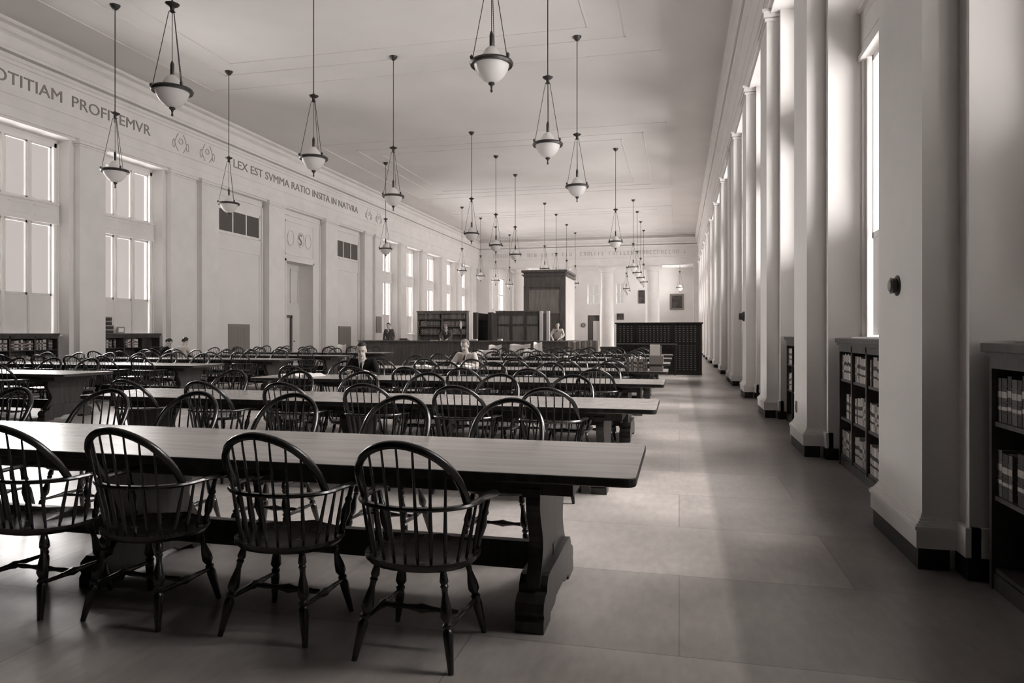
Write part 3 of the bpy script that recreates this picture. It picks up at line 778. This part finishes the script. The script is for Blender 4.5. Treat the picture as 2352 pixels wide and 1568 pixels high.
# things standing on the second left case
zt = 1.416
for k in range(4):
    w_ = .36 if k < 2 else .30; o = empty('document_box', (-16.72, 17.42 + (.03 if k < 2 else 0), zt + k * .125), label='dark document box with pale lid edge, %s in the stack on the left-hand bookcase' % ['lowest', 'second lowest', 'third', 'topmost'][k], cat='box', group='document boxes stacked on the bookcase')
    MB().bbox(-.13, .13, -w_ / 2, w_ / 2, 0, .085, .004).build('box_body', M['book0'], o); MB().bbox(-.135, .135, -w_ / 2 - .005, w_ / 2 + .005, .085, .120, .004).build('box_lid', M['card'], o)
o = empty('framed_card', (-16.72, 18.05, zt), label='small pale framed card standing on the bookcase beside the boxes', cat='picture')
MB().box(-.012, .012, -.14, .14, .0, .20).build('card_frame', M['card'], o); MB().box(.012, .015, -.10, .10, .04, .16).build('card_sheet', M['paper'], o)

# ------------------------------------------------------------------ service desk and what stands behind it
DY = 27.7
t = empty('service_desk', (-8.75, DY, 0), label='long dark wooden service counter across the middle of the hall', cat='counter')
q = MB(); q.bbox(-4.7, 4.65, -.12, .62, 1.06, 1.11, .01); q.bbox(-4.7, -4.05, .62, 4.2, 1.06, 1.11, .01); q.bbox(4.0, 4.65, .62, 4.2, 1.06, 1.11, .01); q.build('counter_top', M['desk'], t)
q = MB(); q.box(-4.6, 4.55, 0, .06, .0, 1.06); q.box(-4.6, -4.54, .06, 4.1, 0, 1.06); q.box(4.49, 4.55, .06, 4.1, 0, 1.06); q.box(-4.63, 4.58, -.03, .0, 0, .14); q.box(-4.63, 4.58, -.025, 0, .96, 1.06)
q.box(-4.54, 4.49, .5, .54, 0, 1.06)
q.build('counter_body', M['desk'], t)
for k in range(10):
    a = -4.6 + k * .915
    MB().box(a - .04, a + .05, -.02, 0, .14, .96).build('pilaster_strip', M['desk'], t)
    if k < 10: MB().bbox(a + .12, a + .84, -.012, .004, .22, .90, .008).build('front_panel', M['desk'], t)
t = empty('staff_platform', (-8.75, DY + .62, 0), label='low dark platform inside the service counter that the staff stand on', cat='platform')
MB().box(-4.0, 3.95, 0, 2.5, 0, .17).build('platform_deck', M['desk'], t)
t = bookcase(-12.05, 31.0, 0, 2.45, 2.47, .35, 2, (.62, 1.00, 1.38, 1.76, 2.10), 'tall dark double bookcase full of volumes behind the service counter', 'deskpanel')
for c in (0, 1):
    for z, nm in ((2.10, 'top shelf'), (1.76, 'second shelf'), (1.38, 'third shelf')):
        fill(t, 2.45, 2, c, z, .25 if z < 2.1 else .22, '%s, %s half, tall case behind counter' % (nm, ['left', 'right'][c]), [1, 2, 1, 2, 3], .05, .075, .06, 20)
for i, (x, y) in enumerate(((-9.35, 31.6), (-9.0, 33.2), (-8.62, 31.6))):
    t = empty('shelf_range', (x, y, 0), label='dark book stack seen end-on behind the counter, %s of three' % ['left', 'middle', 'right'][i], cat='bookcase', group='book stacks seen end-on')
    q = MB(); q.box(-.13, .13, 0, .05, 0, 2.4); q.box(-.13, .13, 2.5, 2.55, 0, 2.4)
    q.build('end_panel', M['desk'], t); q = MB(); q.box(-.02, .02, .05, 2.5, .1, 2.38); q.box(-.12, .12, .05, 2.5, 2.34, 2.38)
    for z in (.1, .5, .9, 1.3, 1.7, 2.05): q.box(-.12, .12, .05, 2.5, z, z + .02)
    q.build('stack_shelves', M['case'], t)
    MB().bbox(.05, .125, -.02, .0, .2, 2.36, .004).build('end_strip', M['card'], t)
def panelled(name, x0, x1, y0, y1, H, cols, rws, label, mb_='desk', mp_='deskpanel', zbase=0, side=None):
    t = empty(name, ((x0 + x1) / 2, y0, 0), label=label, cat='cabinet'); w_ = (x1 - x0) / 2; d = y1 - y0
    q = MB(); q.box(-w_, w_, 0, d, 0, H - .08); q.build('carcass', M[mb_], t)
    q = MB(); q.bbox(-w_ - .06, w_ + .06, -.06, d + .04, H - .08, H, .012); q.box(-w_ - .03, w_ + .03, -.03, d + .02, H - .14, H - .08); q.build('cornice', M[mb_], t)
    cw = 2 * w_ / cols
    for c in range(cols):
        for (z0, z1) in rws:
            a = -w_ + c * cw
            q = MB(); q.box(a + .07, a + cw - .07, -.012, 0, z0, z1); q.build('panel', M[mp_], t)
            q = MB(); q.box(a + .05, a + cw - .05, -.03, -.01, z0 - .02, z0 + .01); q.box(a + .05, a + cw - .05, -.03, -.01, z1 - .01, z1 + .02); q.box(a + .05, a + .08, -.03, -.01, z0, z1); q.box(a + cw - .08, a + cw - .05, -.03, -.01, z0, z1); q.build('panel_moulding', M[mb_], t)
    return t
t = panelled('panelled_cupboard', -8.15, -6.15, 31.0, 31.7, 2.44, 3, ((.3, 1.0), (1.08, 1.75), (1.83, 2.22)), 'dark panelled cupboard behind the counter, in front of the tall cabinet')
for i, x in enumerate((-6.07, -5.75)):
    t = tag(MB().bbox(x - .07, x + .07, 30.9, 31.05, 0, 2.42, .006).build('white_post', M['trimpaint']), 'slim white post behind the counter, ' + ['just right of the panelled cupboard', 'beside the standing man in the pale suit'][i], 'post')
t = panelled('tall_cabinet', -8.0, -5.78, 36.0, 39.2, 4.72, 1, ((2.45, 3.72),), 'very tall dark panelled cabinet with heavy cornice behind the counter')
q = MB(); q.box(-1.11, 1.11, -.05, 3.2, 3.86, 3.92); q.box(-1.13, 1.13, -.07, 3.2, 4.40, 4.46); q.box(-1.2, 1.2, -.12, 3.24, 4.46, 4.52); q.build('frieze_moulding', M['desk'], t)
for a in (-1.11, .83): MB().box(a, a + .28, -.05, 0, 0, 3.86).build('corner_stile', M['desk'], t)
MB().bbox(-1.22, 1.22, -.14, 3.25, 4.62, 4.74, .02).build('crown', M['desk'], t)
tag(MB().box(1.11, 1.13, .08, 3.15, .1, 4.38).build('side_panel', M['shade'], t), 'pale side panel of the cabinet')  # right side takes the pale material, unlike the dark front
# small things on the counter
def loose(name, mb, m, loc, rz, label, cat, group=None):
    o = mb.build(name, m, None, False, loc); o.rotation_euler.z = rz; return tag(o, label, cat, group)
loose('paper_stack', MB().bbox(-.16, .16, -.12, .12, 0, .06, .004), M['paper'], (-8.35, DY + .2, 1.112), .1, 'flat stack of white paper on the counter, left of the cupboard', 'paper')
loose('paper_stack', MB().bbox(-.09, .09, -.07, .07, 0, .07, .004), M['paper'], (-7.2, DY + .2, 1.112), -.2, 'small white paper pile on the counter in front of the cupboard', 'paper')
loose('paper_stack', MB().bbox(-.16, .16, -.09, .09, 0, .02, .003), M['paper'], (-10.05, DY + .08, 1.112), 0, 'open white sheets under the writing person on the counter', 'paper')
t = empty('desk_lamp', (-8.92, DY + .25, 1.111), label='dark desk lamp with pale glass shade on the counter, right of the writing person', cat='lamp')
MB().lathe([(0, .09), (.06, .085), (.1, .02), (.7, .015), (.8, .03), (1, .03)], (0, 0, 0), (0, 0, .42), 14).build('lamp_base', M['metal'], t, True); MB().lathe([(0, .10), (.6, .09), (1, .04)], (0, 0, .40), (0, 0, .50), 16).build('lamp_bracket', M['metal'], t, True); MB().lathe([(0, .035), (.5, .05), (1, .035)], (0, 0, .50), (0, 0, .80), 16).build('lamp_shade', M['opal'], t, True)
t = empty('office_chair_back', (-12.0, DY + 1.3, .172), label='dark-backed swivel chair behind the counter beside the standing man', cat='chair')
t.name = 'desk_chair'
MB().bbox(-.2, .2, -.2, .2, .44, .49, .01).build('seat', M['desk'], t); MB().bbox(-.19, .19, .17, .2, .78, 1.02, .01).build('backrest', M['desk'], t); q = MB(); q.box(-.17, -.14, .17, .2, .49, .8); q.box(.14, .17, .17, .2, .49, .8); q.build('back_post', M['desk'], t); q = MB(); q.lathe([(0, .03), (1, .03)], (0, 0, .06), (0, 0, .44)); q.box(-.25, .25, -.02, .02, 0, .06); q.box(-.02, .02, -.25, .25, 0, .06); q.build('pedestal', M['metal'], t)
t2_ = copy_tree(t); t2_.location = (-11.0, DY + 1.5, .172) ; tag(t2_, 'dark-backed swivel chair behind the counter close to the tall double bookcase')
loose('notice_board', MB().bbox(-.01, .01, -.35, .35, 0, .9, .006), M['grey'], (XL + .03, 35.98, 1.45), 0, 'upright grey notice board on the wall behind the standing man', 'board')

# ------------------------------------------------------------------ card catalogue
t = empty('card_catalogue', (-.68, 24.45, 0), label='big dark card catalogue with rows of small drawers, right end of the hall', cat='cabinet')
q = MB(); q.box(-1.45, 1.43, 0, .62, 0, 1.74); q.build('carcass', M['catalog'], t)
MB().bbox(-1.5, 1.47, -.05, .66, 1.74, 1.79, .01).build('top', M['catalog'], t)
MB().box(-1.45, 1.43, -.03, 0, 0, .10).build('toe_board', M['catalog'], t)
for xs_ in (-1.45, -.80, .42, 1.33): MB().box(xs_, xs_ + .08, -.025, 0, .1, 1.70).build('stile', M['catalog'], t)
dm = MB().bbox(-.058, .058, -.018, 0, 0, .066, .003); dme = dm.mesh('drawer', M['catalog'])
lme = MB().box(-.028, .028, -.0225, -.018, .028, .054).mesh('label_holder', M['deskpanel'])
pme = MB().lathe([(0, .006), (.5, .006), (1, .010)], (0, -.018, .016), (0, -.032, .016), 6).mesh('drawer_pull', M['metal'])
nd = 0; STF = MB()
def drawer(x, z):
    global nd
    if nd < 100: o = link('drawer', dme, t, (x, 0, z)); link('label_holder', lme, o); link('drawer_pull', pme, o); nd += 1
    else:
        o_ = len(STF.v); STF.v += [(v.co.x + x, v.co.y, v.co.z + z) for v in dme.vertices]
        for p in dme.polygons: STF.f.append([i + o_ for i in p.vertices]); STF.mi.append(0)
        STF.m = 1; STF.box(x - .028, x + .028, -.0225, -.018, z + .028, z + .054); STF.m = 0
for r_ in range(8):
    for (a, n) in ((-.73, 9), (.57, 6), (-1.31, 4)):
        for c in range(n): drawer(a + .128 * c if n != 9 else a + .08 + .122 * c, 1.10 + r_ * .074)
for r_ in range(12):
    for c in range(6): drawer(.57 + .128 * c, .14 + r_ * .074)
tag(STF.build('drawer', [M['catalog'], M['deskpanel']], t), kind='stuff')
MB().bbox(-1.4, .62, -.42, 0, 1.03, 1.065, .006).build('writing_shelf', M['desk'], t)
q = MB(); q.box(-1.38, -1.33, -.38, -.33, 0, 1.03); q.box(.52, .57, -.38, -.33, 0, 1.03); q.box(-1.38, .57, -.37, -.34, .92, 1.03); q.build('shelf_support', M['catalog'], t)

# ------------------------------------------------------------------ low stand with upright pale volumes, right end of the counter
t = empty('book_stand', (-3.32, 24.6, 0), label='low dark stand right of the counter carrying tall pale volumes', cat='stand')
q = MB(); q.box(-.55, .55, 0, .5, .62, .66); q.build('stand_top', M['desk'], t)
for a in (-.52, .47):
    for b in (.02, .43): MB().box(a, a + .05, b, b + .05, 0, .62).build('leg', M['desk'], t)
for k in range(11):
    hh = [.46, .47, .44, .47, .48, .48, .49, .5, .5, .5, .5][k]
    o = MB().bbox(0, .085, 0, .3, 0, hh, .01).build('bound_newspaper_volume', M['book%d' % (2 if k % 2 else 3)], None, False, (-3.86 + k * .098, 24.65, .661))
    tag(o, 'tall pale bound volume, %s from the left on the low stand' % ORD[k], 'book', 'tall volumes on the low stand')
t = empty('atlas_bench', (-2.35, 25.8, 0), label='low dark bench between the pale volumes and the card catalogue', cat='bench')
MB().bbox(-.5, .5, 0, .5, .86, .92, .01).build('bench_top', M['desk'], t); q = MB(); q.box(-.48, .48, .03, .47, .6, .86); q.build('bench_box', M['desk'], t)
for a in (-.48, .43):
    for b in (.03, .42): MB().box(a, a + .05, b, b + .05, 0, .6).build('leg', M['desk'], t)

# ------------------------------------------------------------------ things lying on the tables
zt = TH + .001; t4 = TY[3]
x = -.92
for k in range(12):
    w_ = rb.choice([.028, .034, .040]); h_ = rb.choice([.20, .21, .225]); mi = [3, 2, 4, 2, 4, 4, 2, 3, 3, 2, 2, 3][k]
    key = ('t', w_, h_, mi)
    if key not in BK: BK[key] = book_mesh(w_, h_, .15, mi).mesh('book', [M['book%d' % mi], M['paper'], M['book0' if mi > 2 else 'book3']])
    if x + w_ > -.53: break
    o = bpy.data.objects.new('book', BK[key]); COL.objects.link(o); o.location = (x, t4 + .12, zt)
    tag(o, '%s volume, %s from the left in the row standing on the fourth table' % (DESC[mi], ORD[k]), 'book', 'row of books on the fourth table'); x += w_ + .002
o = loose('ledger', MB().bbox(-.11, .12, -.1, .1, 0, .08, .006), M['card'], (-.39, t4 + .22, zt), 0, 'thick grey ledger lying under the box at the table end', 'book')
o = loose('dark_book', MB().bbox(-.10, .11, -.1, .1, 0, .035, .004), M['book0'], (-.39, t4 + .22, zt + .081), 0, 'thin black book between the ledger and the grey box', 'book')
o = loose('card_box', MB().bbox(-.12, .12, -.1, .1, 0, .15, .005), M['card'], (-.385, t4 + .22, zt + .117), 0, 'grey cardboard box on top of the book stack at the table end', 'box')
o = empty('paper_sheaf', (-.395, t4 + .22, zt + .268), label='white sheaf of papers standing on the grey box', cat='paper')
q = MB(); q.bbox(-.10, .07, -.05, .03, 0, .185, .004); q.build('sheets', M['paper'], o); q = MB(); q.bbox(.072, .095, -.04, .04, 0, .17, .004); q.build('folder', M['card'], o)
def tent(name, x, y, z, w_, h_, rz, label, k=.6):
    # an open newspaper propped up, two curved leaves
    vs_ = []; fs = []; n = 10
    for i in range(n + 1):
        u = -1 + 2 * i / n; yy = .10 * (1 - abs(u)) ** .7 - .02 * math.sin(3 * u)
        for j in range(5):
            v = j / 4; vs_.append((u * w_ / 2, yy + (.06 * v), v * h_ * (1 - .06 * math.sin(4 * u + 1))))
    for i in range(n):
        for j in range(4): a = i * 5 + j; fs.append((a, a + 1, a + 6, a + 5))
    q = MB().add(vs_, fs); o = q.build(name, M['paper'], None, True, (x, y, z)); o.rotation_euler.z = rz
    s = o.modifiers.new('thickness', 'SOLIDIFY'); s.thickness = .006; return tag(o, label, 'paper', None)
def sheets(x, y, z, w_, d_, rz, label):
    vs_ = []; fs = []; n = 12
    for i in range(n + 1):
        u = -1 + 2 * i / n; zz = .006 + .035 * math.sin(min(1, abs(u) * 1.1) * math.pi) ** .8
        for j in (0, 1): vs_.append((u * w_ / 2, (j - .5) * d_, zz)); 
    m_ = len(vs_)
    for i in range(n + 1):
        u = -1 + 2 * i / n
        for j in (0, 1): vs_.append((u * w_ / 2, (j - .5) * d_, 0))
    for i in range(n):
        a = i * 2; fs += [(a, a + 1, a + 3, a + 2), (m_ + a, m_ + a + 2, m_ + a + 3, m_ + a + 1), (a, a + 2, m_ + a + 2, m_ + a), (a + 1, m_ + a + 1, m_ + a + 3, a + 3)]
    fs += [(0, m_, m_ + 1, 1), (2 * n, 2 * n + 1, m_ + 2 * n + 1, m_ + 2 * n)]
    q = MB().add(vs_, fs); o = q.build('open_book', M['paper'], None, True, (x, y, z)); o.rotation_euler.z = rz
    return tag(o, label, 'book')
sheets(-4.75, TY[2] + .72, zt, .42, .28, .1, 'open white book in front of the seated man in the black jacket')
sheets(-5.55, TY[2] + .55, zt, .44, .32, -.25, 'open white book lying left of the seated man in the black jacket')
sheets(-5.72, TY[2] + .28, zt, .40, .28, .3, 'loose white open book near the left end of the third table')
sheets(-4.9, TY[3] + .6, zt, .40, .28, .1, 'open white book left of the fair-haired reader')
sheets(-4.1, TY[3] + .66, zt, .42, .3, 0, 'open white book in front of the fair-haired reader')
tent('newspaper', -5.75, TY[6] + .3, zt, .42, .27, .1, 'crumpled white newspaper propped up on the far table, leftmost')
tent('newspaper', -4.95, TY[6] + .35, zt, .70, .30, -.1, 'wide white newspaper propped up on the far table, middle one')
tent('newspaper', -4.4, TY[6] + .6, zt, .28, .36, .3, 'small bright newspaper standing behind the wide one on the far table')
tent('newspaper', -4.05, TY[5] + .5, zt, .36, .20, -.3, 'white newspaper half open on the table before the farthest, mid table')
tent('newspaper', -5.3, TY[5] + .4, zt, .42, .18, .2, 'low white newspaper on the sixth table beside the fair-haired reader')
sheets(-3.3, TY[6] + .4, zt, .5, .36, .2, 'flat white open book on the farthest table, right of the newspapers')
sheets(-2.9, TY[5] + .4, zt, .5, .36, -.2, 'flat white open book at the middle of the sixth table')
sheets(-1.1, TY[5] + .4, zt, .4, .3, .1, 'white open book on the sixth table, behind the standing sheaf')
tent('paper_card', -11.2, TY[6] + .4, zt, .34, .26, .05, 'small upright pale card at the far left table')

# ------------------------------------------------------------------ fittings on the nearest pilasters
t = empty('wall_lamp_switch', (XR, 5.17, 1.74), label='round dark bracket fixture on the side of the nearest white pilaster', cat='wall fixture')
t.name = 'wall_fixture'
MB().lathe([(0, .070), (.3, .070), (.55, .064), (.7, .05), (1, .048)], (.0, 0, 0), (-.018, 0, 0), 24).build('back_plate', M['metal'], t, True)
MB().lathe([(0, .050), (.7, .050), (1, .056)], (-.018, 0, 0), (-.040, 0, 0), 24).build('housing', M['metal'], t, True)
MB().lathe([(0, .040), (.3, .040), (1, .036)], (-.040, 0, 0), (-.052, 0, 0), 24).build('cap', M['brass'], t, True)
t = empty('wall_fixture', (XR, 16.5, 1.80), label='small dark bracket fixture on the fourth right-hand pilaster', cat='wall fixture')
MB().lathe([(0, .112), (.3, .112), (1, .08)], (.0, 0, 0), (-.06, 0, 0), 16).build('back_plate', M['metal'], t, True); MB().lathe([(0, .08), (1, .07)], (-.06, 0, 0), (-.12, 0, 0), 16).build('housing', M['metal'], t, True)
t = empty('wall_socket', (XR, 9.32, .50), label='small oblong wall socket low on the second right-hand pilaster', cat='socket')
MB().bbox(-.012, 0, -.05, .05, -.07, .07, .003).build('plate', M['card'], t); MB().box(-.015, -.012, -.015, .015, -.035, .035).build('outlet', M['metal'], t)

# ------------------------------------------------------------------ people
def skin_mesh(nodes, edges, extra=(), voxel=.011, name='body'):
    """nodes: {name: ((x,y,z), r)}; grows one surface with Skin + Subdivision, then fuses extra blobs by voxel remesh"""
    me = bpy.data.meshes.new('tmp'); ks = list(nodes); idx = {k: i for i, k in enumerate(ks)}
    me.from_pydata([nodes[k][0] for k in ks], [(idx[a], idx[b]) for a, b in edges], [])
    o = bpy.data.objects.new('tmp', me); COL.objects.link(o)
    md = o.modifiers.new('s', 'SKIN'); md.use_smooth_shade = True
    for i, k in enumerate(ks):
        sv = me.skin_vertices[0].data[i]; r = nodes[k][1]; sv.radius = r if isinstance(r, tuple) else (r, r); sv.use_root = (i == 0)
    ms = o.modifiers.new('u', 'SUBSURF'); ms.levels = 2; ms.render_levels = 2
    bpy.context.view_layer.update(); dg = bpy.context.evaluated_depsgraph_get()
    m1 = bpy.data.meshes.new_from_object(o.evaluated_get(dg)); bpy.data.objects.remove(o)
    bm = bmesh.new(); bm.from_mesh(m1)
    for (c, s, rot) in extra:
        r_ = bmesh.ops.create_uvsphere(bm, u_segments=20, v_segments=14, radius=1)
        mt = Matrix.Translation(c) @ rot.to_4x4() @ Matrix.Diagonal((s[0], s[1], s[2], 1))
        for v in r_['verts']: v.co = mt @ v.co
    m2 = bpy.data.meshes.new('tmp2'); bm.to_mesh(m2); bm.free()
    o = bpy.data.objects.new('tmp', m2); COL.objects.link(o)
    rm = o.modifiers.new('r', 'REMESH'); rm.mode = 'VOXEL'; rm.voxel_size = voxel; rm.use_smooth_shade = True
    sm = o.modifiers.new('sm', 'SMOOTH'); sm.factor = .5; sm.iterations = 3
    bpy.context.view_layer.update(); dg = bpy.context.evaluated_depsgraph_get()
    m3 = bpy.data.meshes.new_from_object(o.evaluated_get(dg)); m3.name = name; bpy.data.objects.remove(o)
    return m3
def person(loc, rz, label, pose, jacket, hair, head_pitch=.25, head_yaw=0, lean=.15, tie=True, bald=False, longsleeve=True, handz=None):
    t = empty('person', loc, rz, label=label, cat='person')
    V = Vector
    if pose == 'sit': hip = V((0, 0, .53)); knees = [V((s * .12, .42, .52)) for s in (-1, 1)]; ank = [V((s * .12, .40, .09)) for s in (-1, 1)]
    else: hip = V((0, 0, .93)); knees = [V((s * .095, .02, .50)) for s in (-1, 1)]; ank = [V((s * .10, -.01, .09)) for s in (-1, 1)]
    ll, lc = math.sin(lean), math.cos(lean)
    up = lambda d, f=0: hip + V((0, ll * d + f * lc, lc * d - f * ll))
    waist, chest, neckb, neck = up(.16), up(.36, .015), up(.475), up(.515, .015)
    head = neck + V((0, .035 + .05 * math.sin(head_pitch), .112 * math.cos(head_pitch * .6)))
    sh = [up(.455) + V((s * .175, 0, 0)) for s in (-1, 1)]
    if pose == 'sit' or handz:
        hz = handz or .80
        elb = [sh[i] + V((s * .10, .12, -.24)) for i, s in enumerate((-1, 1))]
        wr = [V((elb[i].x * .55, elb[i].y + .22, hz + .01)) for i in (0, 1)]
    else:
        elb = [sh[i] + V((s * .07, -.01, -.28)) for i, s in enumerate((-1, 1))]; wr = [elb[i] + V((-s * .02, .10, -.23)) for i, s in enumerate((-1, 1))]
    N = {'hip': (hip, (.13, .10)), 'waist': (waist, (.115, .085)), 'chest': (chest, (.13, .075)), 'nb': (neckb, (.06, .045)), 'neck': (neck, .052), 'hd': (head, .07)}
    E = [('hip', 'waist'), ('waist', 'chest'), ('chest', 'nb'), ('nb', 'neck'), ('neck', 'hd')]
    for i, s in enumerate((-1, 1)):
        k = 'LR'[i]
        N['sh' + k] = (sh[i], .062); N['el' + k] = (elb[i], .042); N['wr' + k] = (wr[i], .028)
        N['th' + k] = (hip + V((s * .09, .02, -.03)), .088); N['kn' + k] = (knees[i], .06); N['an' + k] = (ank[i], .042); N['toe' + k] = (ank[i] + V((s * .02, .17, -.05)), .035)
        E += [('chest', 'sh' + k), ('sh' + k, 'el' + k), ('el' + k, 'wr' + k), ('hip', 'th' + k), ('th' + k, 'kn' + k), ('kn' + k, 'an' + k), ('an' + k, 'toe' + k)]
        d = (wr[i] - elb[i]).normalized(); sd = d.cross(V((0, 0, 1))).normalized(); palm = wr[i] + d * .055
        N['pa' + k] = (palm, (.036, .016)); E.append(('wr' + k, 'pa' + k))
        for f in range(4):
            off = sd * ((f - 1.5) * .021); ln = (.062, .075, .07, .055)[f if s > 0 else 3 - f]
            a = palm + d * .035 + off; b = a + d * ln * .55 + V((0, 0, -.006)); c = b + d * ln * .4 + V((0, 0, -.018))
            for nm, p, r_ in (('a', a, .0105), ('b', b, .0095), ('c', c, .008)): N['f%d%s%s' % (f, nm, k)] = (p, r_)
            E += [('pa' + k, 'f%da%s' % (f, k)), ('f%da%s' % (f, k), 'f%db%s' % (f, k)), ('f%db%s' % (f, k), 'f%dc%s' % (f, k))]
        th0 = palm - d * .01 - sd * s * .035; th1 = th0 + d * .035 - sd * s * .018
        N['t0' + k] = (th0, .012); N['t1' + k] = (th1, .0095); E += [('pa' + k, 't0' + k), ('t0' + k, 't1' + k)]
    R = Euler((-head_pitch, 0, head_yaw)).to_matrix()
    H = lambda x, y, z: head + R @ V((x, y, z))
    ex = [(H(0, -.005, .045), (.078, .098, .098), R), (H(0, .022, -.035), (.058, .068, .075), R), (H(0, .088, -.01), (.013, .020, .022), R), (H(0, .078, .012), (.010, .014, .030), R),
          (H(0, .068, -.098), (.026, .022, .018), R), (H(0, .078, -.052), (.024, .012, .009), R), (H(.078, -.005, 0), (.010, .020, .032), R), (H(-.078, -.005, 0), (.010, .020, .032), R), (H(0, .078, .040), (.048, .014, .012), R)]
    me = skin_mesh(N, E, ex, .0085, 'person_body'); me.materials.append(M['skin']); link('body', me, t)
    # eyes, mouth, brows
    q = MB()
    for s in (-1, 1): q.lathe([(0, .003), (.4, .009), (1, .003)], H(s * .030, .078, .016), H(s * .030, .0875, .016), 10)
    for s in (-1, 1): q.tube([H(s * .016, .089, .034), H(s * .032, .088, .040), H(s * .048, .076, .034)], .0035, 5)
    q.tube([H(-.022, .083, -.060), H(0, .090, -.062), H(.022, .083, -.060)], .003, 5)
    q.build('eyes', M['eye'], t, True)
    # hair cap
    bm = bmesh.new(); bmesh.ops.create_uvsphere(bm, u_segments=24, v_segments=16, radius=1)
    kill = [v for v in bm.verts if (v.co.z < -.25 + .75 * max(0, v.co.y) and v.co.y > -.4) or (v.co.z < -.62) or (v.co.y > .45 and v.co.z < .52)]
    bmesh.ops.delete(bm, geom=kill, context='VERTS')
    for v in bm.verts:
        wv = 1 + .03 * math.sin(v.co.x * 17 + v.co.y * 9) ; v.co = H(v.co.x * .087 * wv, v.co.y * .108 * wv - .008, v.co.z * .106 * wv + .050)
    hq = MB().frombm(bm); ho = hq.build('hair', M[hair], t, True); sol = ho.modifiers.new('th', 'SOLIDIFY'); sol.thickness = .012
    # clothes
    grow = .014
    big = {'hip': (.145, .115), 'waist': (.135, .10), 'chest': (.16, .12)}
    for k_, v_ in big.items(): N[k_] = (N[k_][0], v_)
    Nj = {k: (N[k][0], tuple(a + grow for a in (N[k][1] if isinstance(N[k][1], tuple) else (N[k][1],) * 2))) for k in ('hip', 'waist', 'chest', 'shL', 'shR', 'elL', 'elR')}
    Nj['nb'] = (neckb + V((0, 0, -.015)), (.095, .085))
    for i, k in enumerate('LR'): Nj['wr' + k] = (elb[i].lerp(wr[i], .93), (.044, .042)); 
    jm = skin_mesh(Nj, [('hip', 'waist'), ('waist', 'chest'), ('chest', 'nb')] + [(a + k, b + k) for k in 'LR' for a, b in (('sh', 'el'), ('el', 'wr'))] + [('chest', 'shL'), ('chest', 'shR')], (), .012, 'jacket')
    jm.materials.append(M[jacket]); link('jacket', jm, t)
    Nt = {'hip': (hip + V((0, 0, -.02)), (.158, .128))}; Et = []
    for i, k in enumerate('LR'):
        Nt['th' + k] = (N['th' + k][0], .105); Nt['kn' + k] = (knees[i], .078); Nt['an' + k] = (ank[i] + V((0, 0, .01)), .062); Et += [('hip', 'th' + k), ('th' + k, 'kn' + k), ('kn' + k, 'an' + k)]
    tm = skin_mesh(Nt, Et, (), .014, 'trousers'); tm.materials.append(M['cloth_m'] if jacket != 'cloth_d' else M['cloth_d']); link('trousers', tm, t)
    for i, s in enumerate((-1, 1)):
        f = ank[i]; sh_ = MB(); sh_.tube([f + V((0, -.06, -.05)), f + V((0, .02, -.045)), f + V((s * .012, .12, -.058)), f + V((s * .02, .20, -.066))], [.04, .046, .045, .025], 10, [.04, .045, .03, .02]); sh_.build('shoe', M['plinth'], t, True)
    # shirt front, collar and tie
    fwd = V((0, lc, -ll)); upv = V((0, ll, lc))
    q = MB(); c0 = neckb + fwd * .075
    base = chest + fwd * .133
    top = neckb + fwd * .095 - upv * .01
    pts = [top + V((-.05, 0, .02)), top + V((.05, 0, .02)), base + V((.012, .006, -.02)), base + V((-.012, .006, -.02))]
    q.add(pts + [p - fwd * .03 for p in pts], [(0, 1, 2, 3), (7, 6, 5, 4), (0, 4, 5, 1), (1, 5, 6, 2), (2, 6, 7, 3), (3, 7, 4, 0)]); sf = q.build('shirt_front', M['shirt'], t)
    q = MB(); q.tube([neck + V((.064 * math.cos(a), .006 + .062 * math.sin(a), -.028 - .012 * math.sin(a))) for a in [2 * math.pi * k / 16 for k in range(17)]], 0.008, 6, .014, cap=False); q.build('collar', M['shirt'], t, True)
    if tie:
        q = MB(); tp = [top + fwd * .008 + V((0, 0, .0)), top.lerp(base, .3) + fwd * .010, base + fwd * .008 + V((0, 0, .01))]
        q.tube(tp, [.010, .014, .022], 6, [.008, .006, .006]); q.build('tie', M['cloth_d'], sf)
    return t
PI = math.pi
person((-5.02, 10.56, 0), PI + .18, 'seated man in black jacket reading at the third table, facing the camera', 'sit', 'cloth_d', 'hair_d', .30, .2, .27)
person((-4.2, 13.62, 0), PI - .1, 'fair-haired seated reader in a pale jacket at the fourth table, head tilted', 'sit', 'cloth_l', 'hair_l', .25, -.1, .14)
person((-14.5, 18.0, 0), -.2, 'seated reader in a pale shirt seen from behind, by the left wall', 'sit', 'cloth_l', 'hair_d', .30, 0, .10, handz=.80)
person((-15.25, 18.0, 0), -.5, 'seated reader in a black jacket leaning over beside the left bookcase', 'sit', 'cloth_d', 'hair_d', .75, -.3, .26, handz=.80)
person((-12.5, 28.75, .172), PI - .1, 'man in grey suit and tie standing behind the left end of the counter', 'stand', 'cloth_m', 'hair_d', .1, .1, .03)
person((-9.72, 28.62, .172), PI, 'fair-haired person in grey bent over writing at the counter', 'stand', 'cloth_m', 'hair_l', .75, 0, .42, handz=.98)
person((-4.9, 28.6, .172), PI - .05, 'man in pale suit and dark tie standing behind the right end of the counter', 'stand', 'cloth_l', 'hair_d', .1, .15, .05, handz=1.02)
